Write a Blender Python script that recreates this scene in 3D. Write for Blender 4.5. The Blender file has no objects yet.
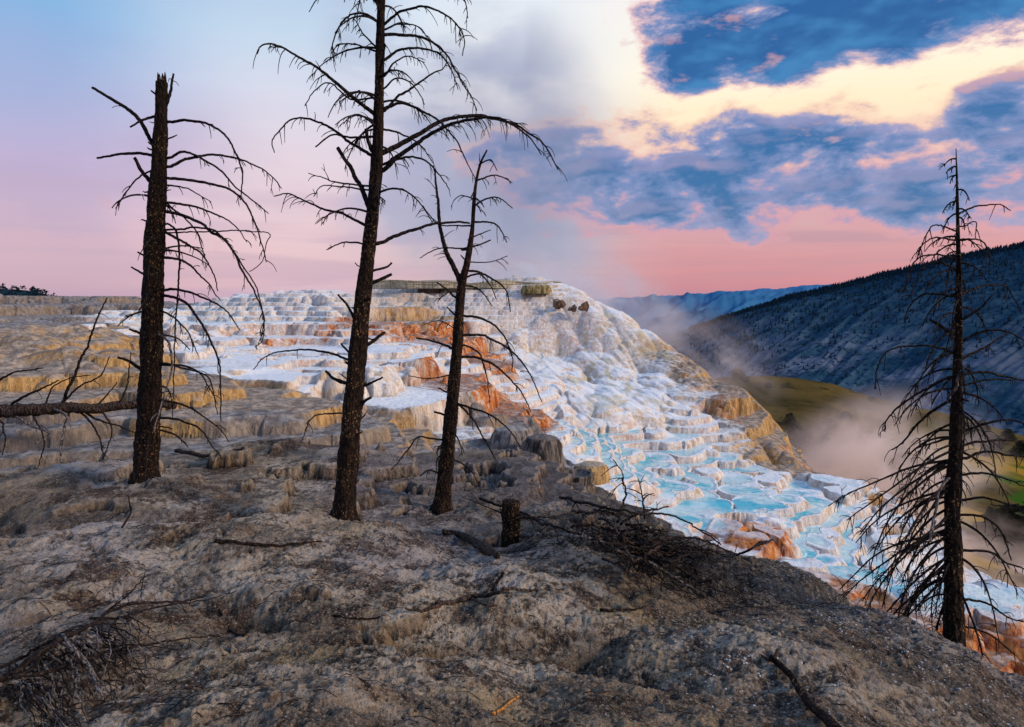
import bpy, math, random
import numpy as np
from mathutils import Vector
R = math.radians
scene = bpy.context.scene
COL = scene.collection
random.seed(7)

# ------------------------------------------------------------------ camera
FPX = 683.0
PITCH = math.atan((363.5 - 300) / FPX)
cam_d = bpy.data.cameras.new('camera'); cam = bpy.data.objects.new('camera', cam_d); COL.objects.link(cam)
cam_d.sensor_width = 36; cam_d.lens = FPX * 36 / 1024
cam_d.clip_start = 0.05; cam_d.clip_end = 60000
cam.rotation_euler = (R(90) - PITCH, 0, 0)
scene.camera = cam
CP, SP = math.cos(PITCH), math.sin(PITCH)

def ray(px, py):
    a = (px - 512) / FPX; b = (363.5 - py) / FPX
    return (a, CP + b * SP, -SP + b * CP)

def at(px, py, d):
    r = ray(px, py); k = d / r[1]
    return Vector((r[0] * k, d, r[2] * k))

# ------------------------------------------------------------------ tagging
def tag(o, label=None, cat=None, group=None, kind=None):
    if label: o['label'] = label
    if cat: o['category'] = cat
    if group: o['group'] = group
    if kind: o['kind'] = kind
    return o

def mesh_obj(name, verts, faces, mat, parent=None, smooth=True, mat_idx=None):
    me = bpy.data.meshes.new(name)
    if isinstance(verts, np.ndarray):
        nv = len(verts); nf = len(faces)
        me.vertices.add(nv); me.vertices.foreach_set('co', verts.astype(np.float32).ravel())
        k = faces.shape[1]
        me.loops.add(nf * k); me.loops.foreach_set('vertex_index', faces.astype(np.int32).ravel())
        me.polygons.add(nf); me.polygons.foreach_set('loop_start', np.arange(0, nf * k, k, dtype=np.int32))
        me.polygons.foreach_set('loop_total', np.full(nf, k, dtype=np.int32))
        me.polygons.foreach_set('use_smooth', np.full(nf, smooth))
        me.update(calc_edges=True)
    else:
        me.from_pydata(verts, [], faces)
        for p in me.polygons: p.use_smooth = smooth
        me.update()
    if isinstance(mat, (list, tuple)):
        for m_ in mat: me.materials.append(m_)
    elif mat: me.materials.append(mat)
    o = bpy.data.objects.new(name, me); COL.objects.link(o)
    if parent is not None: o.parent = parent
    return o

def empty(name, loc=(0, 0, 0)):
    o = bpy.data.objects.new(name, None); COL.objects.link(o); o.location = loc
    o.empty_display_size = .2
    return o

def attr(o, name, arr):
    a = o.data.attributes.new(name, 'FLOAT', 'POINT')
    a.data.foreach_set('value', arr.astype(np.float32).ravel())

# ------------------------------------------------------------------ numpy noise
def _h(ix, iy, seed):
    n = (ix.astype(np.int64) * 374761393 + iy.astype(np.int64) * 668265263 + seed * 1442695041) & 0xffffffff
    n = ((n ^ (n >> 13)) * 1274126177) & 0xffffffff
    n = (n ^ (n >> 16)) & 0xffffffff
    return n
def perlin(x, y, seed=0):
    ix = np.floor(x); iy = np.floor(y); fx = x - ix; fy = y - iy
    ux = fx * fx * fx * (fx * (fx * 6 - 15) + 10); uy = fy * fy * fy * (fy * (fy * 6 - 15) + 10)
    def g(ox, oy):
        a = _h(ix + ox, iy + oy, seed).astype(np.float64) * (2 * np.pi / 4294967296.0)
        return np.cos(a) * (fx - ox) + np.sin(a) * (fy - oy)
    n00 = g(0, 0); n10 = g(1, 0); n01 = g(0, 1); n11 = g(1, 1)
    return 1.5 * ((n00 * (1 - ux) + n10 * ux) * (1 - uy) + (n01 * (1 - ux) + n11 * ux) * uy)
def fbm(x, y, f=1, octv=4, seed=0, gain=.5):
    s = 0; a = 1
    for i in range(octv):
        s = s + a * perlin(x * f + i * 17.3, y * f - i * 9.1, seed + i * 7); a *= gain; f *= 2.03
    return s
def ridged(x, y, f=1, octv=4, seed=0, gain=.5):
    s = 0; a = 1
    for i in range(octv):
        s = s + a * (1 - 2 * np.abs(perlin(x * f + i * 17.3, y * f - i * 9.1, seed + i * 7))); a *= gain; f *= 2.03
    return s
def worley(x, y, f=1, seed=0):
    """returns F1, F2, cell random"""
    x = x * f; y = y * f
    ix = np.floor(x); iy = np.floor(y)
    f1 = np.full(x.shape, 9.0); f2 = np.full(x.shape, 9.0); cr = np.zeros(x.shape)
    for ox in (-1, 0, 1):
        for oy in (-1, 0, 1):
            h1 = _h(ix + ox, iy + oy, seed) / 4294967296.0; h2 = _h(ix + ox, iy + oy, seed + 91) / 4294967296.0
            d = np.hypot(ix + ox + h1 - x, iy + oy + h2 - y)
            nearer = d < f1
            f2 = np.where(nearer, f1, np.minimum(f2, d))
            cr = np.where(nearer, _h(ix + ox, iy + oy, seed + 5) / 4294967296.0, cr)
            f1 = np.where(nearer, d, f1)
    return f1, f2, cr
def sstep(a, b, x):
    t = np.clip((x - a) / (b - a), 0, 1); return t * t * (3 - 2 * t)

# ------------------------------------------------------------------ thin plate surface through known points
class TPS:
    def __init__(s, pts, lam=.02):
        p = np.array(pts, float); s.p = p; n = len(p)
        d2 = ((p[:, None, :2] - p[None, :, :2]) ** 2).sum(-1)
        K = np.where(d2 > 0, .5 * d2 * np.log(d2 + 1e-12), 0) + lam * np.eye(n)
        P = np.c_[np.ones(n), p[:, :2]]
        A = np.zeros((n + 3, n + 3)); A[:n, :n] = K; A[:n, n:] = P; A[n:, :n] = P.T
        b = np.r_[p[:, 2], 0, 0, 0]; s.w = np.linalg.solve(A, b)
    def __call__(s, x, y):
        r = s.w[-3] + s.w[-2] * x + s.w[-1] * y
        for (a, b, _), w in zip(s.p, s.w[:-3]):
            d2 = (x - a) ** 2 + (y - b) ** 2 + 1e-9
            r = r + w * .5 * d2 * np.log(d2)
        return r

TA = np.radians(np.linspace(-62, 62, 420)); TD = np.log(np.geomspace(.3, 110, 420))
class Table:
    """smooth field tabulated over azimuth and log distance, read bilinearly"""
    def __init__(s, fn):
        A, D = np.meshgrid(TA, np.exp(TD)); s.v = fn(D * np.sin(A), D * np.cos(A))
        if s.v.ndim == 2: s.v = s.v[..., None]; s.one = True
        else: s.one = False
    def __call__(s, x, y):
        a = (np.arctan2(x, y) - TA[0]) / (TA[1] - TA[0]); d = (np.log(np.hypot(x, y) + 1e-6) - TD[0]) / (TD[1] - TD[0])
        a = np.clip(a, 0, len(TA) - 1.001); d = np.clip(d, 0, len(TD) - 1.001)
        i = d.astype(int); j = a.astype(int); u = (d - i)[..., None]; w = (a - j)[..., None]
        r = (s.v[i, j] * (1 - u) + s.v[i + 1, j] * u) * (1 - w) + (s.v[i, j + 1] * (1 - u) + s.v[i + 1, j + 1] * u) * w
        return r[..., 0] if s.one else r

def P3(l): return [tuple(at(*q)) for q in l]
# the grey hillside the viewer stands on
FG = P3([(0,727,3.1),(340,727,3.1),(680,727,3.4),(1024,727,4.2),(0,600,5.0),(340,600,5.3),(680,600,6.0),(850,640,5.8),
  (0,530,7.2),(145,487,9.5),(250,500,9.2),(343,529,8.2),(440,502,11),(512,542,8.8),(580,520,10),(0,470,10.2),(110,450,11.6),(260,445,12.6),(370,455,13),
  (560,466,15),(600,492,13.5),(640,516,12),(700,545,10.4),(760,570,9.3),(820,592,8.3),(880,622,7.4),(955,654,6.5),(1024,690,5.8),(480,455,15)])
FG += [(-6,1,-1.7),(0,0,-1.65),(0,-4,-1.3),(4,1,-3.0),(-8,4,-2.1),(-14,8,-2.4),(9,1,-6.5)]
edge = [(600,492,13.5),(640,516,12),(700,545,10.4),(760,570,9.3),(820,592,8.3),(880,622,7.4),(955,654,6.5),(1024,690,5.8)]
for e in edge:
    q = at(*e); FG.append((q.x + 2.2, q.y + 1.3, q.z - 2.3)); FG.append((q.x + 6, q.y + 4, q.z - 6.5))
for q in [(-12,15.5,-3.1),(-5,17,-3.6),(-1.5,19,-4.6),(-16,14,-3.2)]: FG.append(q)
FS = Table(TPS(FG))
# the spring mound
MG = P3([(0,428,13.0),(0,366,16.3),(0,326,24),(0,305,36),(0,301.5,56),(100,324,26),(100,358,17.5),(60,305,38),(150,388,15.3),(170,306,50),(200,424,13.6),(260,400,15.8),(330,412,16.2),(380,434,15.6),(60,395,14.6),(200,375,19),(200,345,28),
  (240,289,50),(330,281,47),(430,279,46),(545,281,44),(250,330,31),(250,358,23),(350,345,29),(350,372,22),(420,390,21),(300,310,38),(160,345,24),(160,325,32),(440,440,18),(450,340,33),(500,400,23.5),(520,440,19.5),
  (600,313,41),(680,341,39),(760,401,33.5),(800,456,30),(840,482,27),(902,502,24.5),(905,570,19.5),(940,600,18),
  (560,340,40),(560,390,31),(620,400,31),(600,450,24),(650,480,23),(700,420,30),(700,470,25.5),(760,480,25),(740,540,18.5),(840,590,15.5),(800,520,20),(650,360,37),
  (1000,640,12.5),(1020,600,14.5),(590,475,19)])
MG += [(-30,14,-2.6),(-40,30,-1.3),(-50,55,-.1),(-8,9,-4.6),(0,10,-5.2),(4,10,-6.6),(8,9,-7.2),(-14,10,-3.6),
  (0,62,.2),(-8,58,.6),(-15,70,.2),(-35,75,.1),(8,56,-3.5),(4,62,-2),(13,48,-9),(17.5,38,-13),(19,31,-15),(18.5,25,-14),(20,19,-14),(26,45,-20),(30,25,-22),(14,60,-12),(18,12,-13),(12,6,-9)]
MS = Table(TPS(MG))

def lobes(x, y, f, seed, wamp=.25):
    wx = x + wamp / f * perlin(x * f * .9, y * f * .9, seed + 3); wy = y + wamp / f * perlin(x * f * .9 + 9, y * f * .9, seed + 4)
    f1, f2, cr = worley(wx, wy, f, seed)
    return (1 - f1 * f1 * 1.6) + .5 * (cr - .5), f1, f2, cr

def terrace(H, s, w, off=0.0, bulge=.6):
    t = H / s + off; k = np.floor(t); f = t - k
    r = np.clip(f / w, 0, 1)
    prof = (1 - bulge) * r ** .9 + bulge * np.sqrt(np.clip(1 - (1 - r) ** 2, 0, 1))
    rim = .06 * np.exp(-((f - w) / .07) ** 2)
    return (k + prof * .94 + .06 * f + rim - off) * s, f, r

def region(pts, x, y, nval, pw=2.2):
    acc = np.zeros(x.shape + (nval,)); ws = np.zeros(x.shape)
    for p in pts:
        d2 = (x - p[0]) ** 2 + (y - p[1]) ** 2 + .05
        w = d2 ** -pw; ws += w
        for i in range(nval): 
            if p[2 + i]: acc[..., i] += w * p[2 + i]
    return acc / ws[..., None]

def hit(S, px, py, d0=5, d1=70):
    r = ray(px, py); t = np.linspace(d0, d1, 1500); X = r[0] / r[1] * t; Z = r[2] / r[1] * t
    z = S(X, t); i = np.argmax(z > Z)
    if not (z > Z).any(): i = np.argmin(np.abs(z - Z))
    return X[i], t[i]
# columns: white, orange, tan, grey, pool, flow(smooth)
CR = [
 (20,310,0,0,.1,1,0,.1),(60,330,0,0,1,.1,0,.6),(10,340,0,0,1,.1,0,.6),(60,355,0,0,1,0,0,.5),(110,345,0,0,1,.1,0,.4),(20,375,0,0,.9,.2,0,.3),(60,390,.25,0,.5,.5,0,0),
 (110,320,.2,0,.6,.4,0,.1),(130,330,.9,.15,.1,0,.2,0),(150,320,.8,.5,.2,0,.1,0),(135,300,.2,.1,.2,.7,0,0),(100,410,.1,0,.3,.8,0,0),(20,430,.1,0,.3,.9,0,0),
 (190,310,.8,.3,0,0,.5,0),(230,300,.8,.1,.1,0,.5,0),(230,330,.7,.5,0,0,.2,0),(200,350,.9,.1,.1,0,.1,0),(290,300,.9,.2,.1,0,.3,.1),(290,330,.6,.6,0,0,.1,0),(260,345,.8,.25,0,0,.1,0),
 (330,290,.7,.1,.5,0,.2,0),(330,360,.8,.15,.1,.1,.1,.2),(300,355,1,.1,0,0,.1,0),(290,380,.9,0,.1,.2,0,0),(250,385,.1,0,.7,.6,0,0),(200,390,.1,0,.6,.6,0,0),(180,405,0,0,.9,.3,0,.3),(260,400,0,0,1,.2,0,.3),
 (320,400,.1,0,1,.3,0,.3),(220,430,0,0,.2,1,0,0),(300,430,.1,0,.2,1,0,0),(380,420,.2,0,.6,.6,0,.3),(350,385,.6,0,.2,.3,0,.3),(390,390,.75,.05,.15,.15,0,.3),(410,430,.25,0,.5,.6,0,.3),
 (390,290,.5,.2,.6,0,.1,0),(420,300,.4,.2,.9,0,0,0),(390,315,.4,.8,.1,0,.1,0),(410,330,.5,.7,0,0,.1,0),(380,345,.8,.25,0,0,.1,0),(440,360,.7,.25,.1,0,.1,.2),(430,400,.7,.1,.1,.1,0,.3),
 (450,325,.3,1,.2,0,0,0),(475,340,.2,1,.2,0,0,.2),(490,360,.2,1,.3,0,0,.3),(470,390,.4,.9,.2,0,0,.3),(500,390,.2,1,.4,0,0,.4),(505,405,.3,.9,.4,.1,0,.3),(480,300,.7,.2,.5,0,.2,0),(470,430,.5,.1,.3,.4,0,.3),
 (520,300,.8,0,.5,0,.1,.2),(540,330,.9,.15,.2,0,.1,.5),(535,370,.9,.1,.2,0,.1,.4),(550,400,1,.1,.1,0,.1,.2),(520,430,.2,.2,.3,.7,0,.2),(490,450,.3,0,.2,.8,0,.1),(540,450,.3,.1,.2,.8,0,0),
 (570,330,.9,0,.1,0,.1,.9),(560,360,.95,0,.05,0,.1,.8),(600,392,1,0,0,0,.2,.8),(640,400,.95,.1,.1,0,.2,.8),(575,410,1,0,0,0,.3,.6),(665,425,.8,.3,.4,0,.2,.5),(700,352,.3,.25,1,0,0,.9),(740,385,.25,.25,1,0,0,.6),(765,405,.2,.3,1,0,0,.5),(700,370,.4,.4,.8,0,0,.8),(730,425,.5,.3,.8,0,.1,.3),(765,450,.2,.3,1,0,0,.4),(820,470,.35,.5,.9,0,.1,.1),(880,495,.3,.5,.9,0,.1,0),(895,540,.35,.5,.9,0,.1,.1),(590,370,1,0,0,0,.2,.9),(620,340,.9,.05,.3,0,.1,.9),(640,330,.6,.2,.7,0,0,.9),(640,370,.8,.25,.4,0,0,.9),(610,400,1,0,.05,0,.35,.7),(600,430,1,0,0,0,.7,0),
 (690,352,.3,.35,.9,0,0,.9),(665,345,.45,.25,.7,0,0,.9),(722,376,.2,.45,1,0,0,.5),(752,399,.2,.25,1,0,0,.2),(778,424,.2,.3,1,0,0,.3),(795,450,.2,.3,1,0,0,.4),(725,400,.35,.5,.8,0,0,.4),(745,440,.45,.5,.8,0,.1,.3),(700,380,.5,.45,.8,0,0,.3),(740,410,.35,.5,1,0,0,.2),(770,430,.2,.3,1,0,0,.4),(770,460,.2,.3,1,0,0,.4),(700,410,.6,.35,.6,0,0,.2),(790,455,.3,.5,.9,0,0,.5),(680,430,.9,.2,.3,0,.4,0),
 (640,450,1,0,.05,0,.9,0),(620,470,1,.1,0,0,.8,0),(590,465,1,.3,.1,0,.3,0),(700,460,.8,.2,.4,0,.5,0),(740,470,1,.1,.3,0,.4,.2),(800,480,.8,.3,.5,0,.3,0),(860,490,.8,.3,.5,0,.3,0),(890,500,.5,.5,.8,0,.1,0),
 (680,490,1,0,0,0,.9,0),(730,500,1,.05,.05,0,.7,0),(780,500,.9,.15,.2,0,.6,0),(840,520,1,.15,.15,0,.5,0),(890,530,.7,.3,.5,0,.2,.2),(740,540,.6,1,.2,0,.1,0),(770,570,.8,.4,.1,0,.5,0),(830,560,1,.05,.05,0,.9,0),(720,530,.8,.4,.1,0,.5,0),
 (800,590,.6,.8,.4,0,.2,0),(840,600,.4,1,.6,0,.1,0),(880,590,.9,.2,.2,0,.6,0),(900,560,.9,.3,.5,0,.3,.5),(870,610,.3,1,.6,0,0,0),(1000,650,.3,1,.8,0,0,0),(1010,610,.7,.5,.4,0,.4,0),(960,610,.8,.5,.3,0,.4,0),(980,640,.4,1,.6,0,.1,0),
]
CRW = []
for c in CR:
    hx, hy = hit(MS, c[0], c[1]); CRW.append((hx, hy) + c[2:])
CRW += [(20,30,.2,.4,1,0,0,.5),(18,45,.2,.3,1,0,0,.6),(12,58,.3,.2,.8,.2,0,.6),(0,65,.5,0,.3,.5,0,.2),(-30,70,0,0,.3,1,0,0),(-40,40,0,0,.6,.5,0,.3),(-20,12,0,0,.4,.9,0,0),(5,9,.3,.9,.5,.3,0,0),(25,20,.3,.4,.9,0,0,.3)]

CT = Table(lambda x, y: region(CRW, x, y, 6))
def mound(x, y, full=False):
    c = CT(x + .8 * perlin(x * .5, y * .5, 40), y + .8 * perlin(x * .5 + 5, y * .5, 41))
    flow = sstep(.24, .58, c[..., 5])
    B = MS(x, y)
    dist = np.hypot(x, y)
    l1, a1, a2, acr = lobes(x, y, .26, 11)
    l2, b1, b2, bcr = lobes(x, y, .75, 21)
    B = B + .25 * fbm(x, y, .12, 3, 5) - .12 - .62 * sstep(24, 42, dist)
    amp = 1 - .45 * sstep(30, 44, dist)
    H = B + amp * (.42 * (l1 - .55) + .20 * (l2 - .5)) + .04 * perlin(x * 2.4, y * 2.4, 31) + .006 * perlin(x * 8, y * 8, 33)
    wh = c[..., 0]
    wn = .10 + .20 * sstep(-.3, .5, perlin(x * .3, y * .3, 50)) * (1 - .6 * wh)
    z1, f1, r1 = terrace(H, .85, wn, bulge=.75 - .4 * wh)
    z1 = z1 - .40
    l3 = lobes(x, y, 1.5, 61)[0]
    H2 = B + amp * (.32 * (l1 - .55) + .25 * (l2 - .5) + .035 * (l3 - .5)) + .003 * perlin(x * 9, y * 9, 33)
    z2, f2, r2 = terrace(H2, .27, .15, bulge=.3)
    z2 = z2 - .10
    mixw = sstep(-.15, .10, perlin(x * .22 + 3, y * .22, 71) + .35 * (c[..., 4] - .25) + 1.1 * (wh - .50)) * .93
    z = z1 * (1 - mixw) + z2 * mixw
    z4, f4, r4 = terrace(B + .34 * (l1 - .5) + .10 * (l2 - .5) + .04 * (l3 - .5) + .10 * perlin(x * .9, y * .9, 55), .36, .16 + .14 * sstep(-.4, .4, perlin(x * .5, y * .5, 52)), off=.2, bulge=.85)
    tw4 = sstep(.15, .45, c[..., 2] + .5 * c[..., 3] - c[..., 0]) * sstep(34, 28, dist)
    z = z * (1 - tw4) + (z4 - .22) * tw4
    # smooth aprons of flowstone, rounded tongues running down the slope
    tx = x * .9 + .35 * y; 
    tong = worley(tx * .8 + .5 * perlin(x * .5, y * .5, 83), (y * .8 - x * .3) * .32, 1, 84)
    dome = np.sqrt(np.clip(1 - (tong[0] / 1.0) ** 2, 0, 1))
    hz = B + 1.0 * (dome - .6) + .16 * (l2 - .5) + .05 * ridged(tx * 2.2, y * .4, .8, 3, 81)
    z3, f3, r3 = terrace(H, 1.3, .5, off=.3, bulge=.8)
    hz = .82 * hz + .18 * (z3 - .5)
    fl = flow * .92
    z = z * (1 - fl) + hz * fl
    z = z + (.006 + .02 * (1 - wh)) * fbm(x, y, 3.5, 3, 90)
    if not full: return z
    tread = np.where(mixw > .5, np.clip((f2 - .30) / .12, 0, 1), np.clip((f1 - wn - .05) / .12, 0, 1)) * (1 - .7 * fl)
    return z, c, tread, bcr

def hill(x, y, full=False):
    B = FS(x, y)
    az_ = np.degrees(np.arctan2(x, y)); lim = np.interp(az_, [-45, -34, -22, -13, -4, 3, 6], [12.6, 12.6, 13.0, 13.2, 14.8, 17.0, 40.]) + .7 * fbm(x, y, .35, 3, 99)
    B = B - .42 * np.clip(np.hypot(x, y) - lim, 0, None)
    wx = x + .5 * perlin(x * .5, y * .5, 100); wy = y + .5 * perlin(x * .5 + 7, y * .5, 101)
    # rounded flowstone pillows, running down to the right
    u = wx * .80 + wy * .35; v = -wx * .35 + wy * .80
    p1 = worley(u * .45, v * .75, 1, 111); p2 = worley(u * 1.15, v * 1.5, 1, 121)
    near = sstep(1.0, 6.0, np.hypot(x, y))
    d1 = np.sqrt(np.clip(1.0 - (p1[0] / 1.0) ** 2, 0, 1)); d2 = np.sqrt(np.clip(1.0 - (p2[0] / .9) ** 2, 0, 1))
    H = B + (.66 * (d1 - .90) + .17 * (d2 - .82) * sstep(-.5, .4, perlin(x * .3, y * .3, 130))) * (.45 + .55 * near) + .16 * fbm(x, y, .35, 3, 131)
    n = fbm(x, y, 1.6, 5, 141, .55)
    H = H + .048 * n
    s = .085 + .0 * x
    zt, f, r = terrace(H + .03 * fbm(x, y, 2.2, 4, 151), .16, .22, bulge=.2)
    tw = sstep(.0, .35, perlin(x * .42 + 2, y * .42, 161) + .25 * sstep(8, 12, y) )
    z = H * (1 - tw) + (zt * .75 + H * .25) * tw
    big_, fb, rb = terrace(H + .14 * fbm(x, y, .9, 5, 155), .24, .14, bulge=.3)
    tb = sstep(8.2, 10.5, np.hypot(x, y)) * sstep(-.25, .15, perlin(x * .25, y * .25, 157))
    z = z * (1 - tb) + (big_ - .10) * tb
    fine = sstep(16, 7, np.hypot(x, y))
    z = z + fine * (.017 * fbm(x, y, 8, 4, 171, .62) - .02 * sstep(.75, .98, ridged(x * .7 + .3 * perlin(x, y, 4), y, 1.3, 2, 181) * .66))
    # small loose crumbs of stone
    cw = worley(x, y, 9, 191); z = z + fine * .018 * sstep(.32, .1, cw[0]) * sstep(.72, .95, cw[2] + .25 * perlin(x * 1.2, y * 1.2, 192))
    if not full: return z
    return z, tw * np.clip((f - .2) / .2, 0, 1), d1, n

def h1(fn, x, y): return float(fn(np.array([float(x)]), np.array([float(y)]))[0])

def polar(a0, a1, na, d0, d1, nd, power=1.0):
    az = np.linspace(R(a0), R(a1), na); t = np.linspace(0, 1, nd) ** power
    d = d0 * (d1 / d0) ** t
    A, D = np.meshgrid(az, d)
    return (D * np.sin(A)).ravel(), (D * np.cos(A)).ravel()
def gridfaces(na, nd, keep=None):
    i = np.arange(na - 1)[None, :] + np.arange(nd - 1)[:, None] * na
    i = i.ravel(); f = np.stack([i, i + 1, i + 1 + na, i + na], 1)
    if keep is not None:
        f = f[keep[f].any(1)]
    return f
def compact(v, f, atts):
    used = np.zeros(len(v), bool); used[f.ravel()] = True
    idx = np.cumsum(used) - 1
    return v[used], idx[f], [a[used] for a in atts]
# ------------------------------------------------------------------ node helpers
class NT:
    def __init__(s, tree): s.t = tree; s.N = tree.nodes; s.L = tree.links
    def new(s, typ, **kw):
        n = s.N.new(typ)
        for k, v in kw.items(): setattr(n, k, v)
        return n
    def put(s, sock, v):
        if isinstance(v, bpy.types.NodeSocket): s.L.new(v, sock)
        elif v is not None: sock.default_value = v
    def m(s, op, a, b=None, c=None, clamp=False):
        n = s.new('ShaderNodeMath', operation=op, use_clamp=clamp)
        s.put(n.inputs[0], a)
        if b is not None: s.put(n.inputs[1], b)
        if c is not None: s.put(n.inputs[2], c)
        return n.outputs[0]
    def add(s, a, b): return s.m('ADD', a, b)
    def sub(s, a, b): return s.m('SUBTRACT', a, b)
    def mul(s, a, b): return s.m('MULTIPLY', a, b)
    def cl(s, a): return s.m('ADD', a, 0.0, clamp=True)
    def ss(s, x, a, b, c=0., d=1.):
        n = s.new('ShaderNodeMapRange', interpolation_type='SMOOTHSTEP')
        s.put(n.inputs[0], x); n.inputs[1].default_value = a; n.inputs[2].default_value = b; n.inputs[3].default_value = c; n.inputs[4].default_value = d
        return n.outputs[0]
    def at(s, name): return s.new('ShaderNodeAttribute', attribute_name=name).outputs['Fac']
    def mix(s, f, a, b, blend='MIX'):
        n = s.new('ShaderNodeMix', data_type='RGBA', blend_type=blend)
        s.put(n.inputs[0], f)
        for k, v in ((6, a), (7, b)):
            if isinstance(v, tuple) and len(v) == 3: v = v + (1,)
            s.put(n.inputs[k], v)
        return n.outputs[2]
    def noise(s, vec, scale, detail=4, rough=.55, dist=0., sx=(1, 1, 1)):
        if sx != (1, 1, 1):
            mp = s.new('ShaderNodeVectorMath', operation='MULTIPLY'); s.put(mp.inputs[0], vec); mp.inputs[1].default_value = sx; vec = mp.outputs[0]
        n = s.new('ShaderNodeTexNoise'); s.put(n.inputs['Vector'], vec)
        n.inputs['Scale'].default_value = scale; n.inputs['Detail'].default_value = detail; n.inputs['Roughness'].default_value = rough; n.inputs['Distortion'].default_value = dist
        return n.outputs[0]
    def voro(s, vec, scale, feature='F1', out=0, rnd=1.):
        n = s.new('ShaderNodeTexVoronoi', feature=feature); s.put(n.inputs['Vector'], vec); n.inputs['Scale'].default_value = scale
        return n.outputs[out]
    def ramp(s, f, stops):
        n = s.new('ShaderNodeValToRGB'); s.put(n.inputs[0], f); e = n.color_ramp.elements
        while len(e) < len(stops): e.new(.5)
        for k, (p, c) in zip(e, stops): k.position = p; k.color = tuple(c) + (1,)
        return n.outputs[0]
    def comb(s, x, y, z):
        n = s.new('ShaderNodeCombineXYZ'); s.put(n.inputs[0], x); s.put(n.inputs[1], y); s.put(n.inputs[2], z); return n.outputs[0]

def material(name, rough=.9, spec=.3):
    m = bpy.data.materials.new(name); m.use_nodes = True
    nt = NT(m.node_tree); bs = m.node_tree.nodes['Principled BSDF']
    bs.inputs['Roughness'].default_value = rough; bs.inputs['Specular IOR Level'].default_value = spec
    return m, nt, bs
def bump(nt, bs, h, strength, dist):
    b = nt.new('ShaderNodeBump'); b.inputs['Strength'].default_value = strength; b.inputs['Distance'].default_value = dist
    nt.put(b.inputs['Height'], h); nt.L.new(b.outputs[0], bs.inputs['Normal'])
def lin(r, g, b):
    f = lambda c: (c / 255 / 12.92) if c / 255 <= .04045 else ((c / 255 + .055) / 1.055) ** 2.4
    return (f(r), f(g), f(b))

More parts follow.
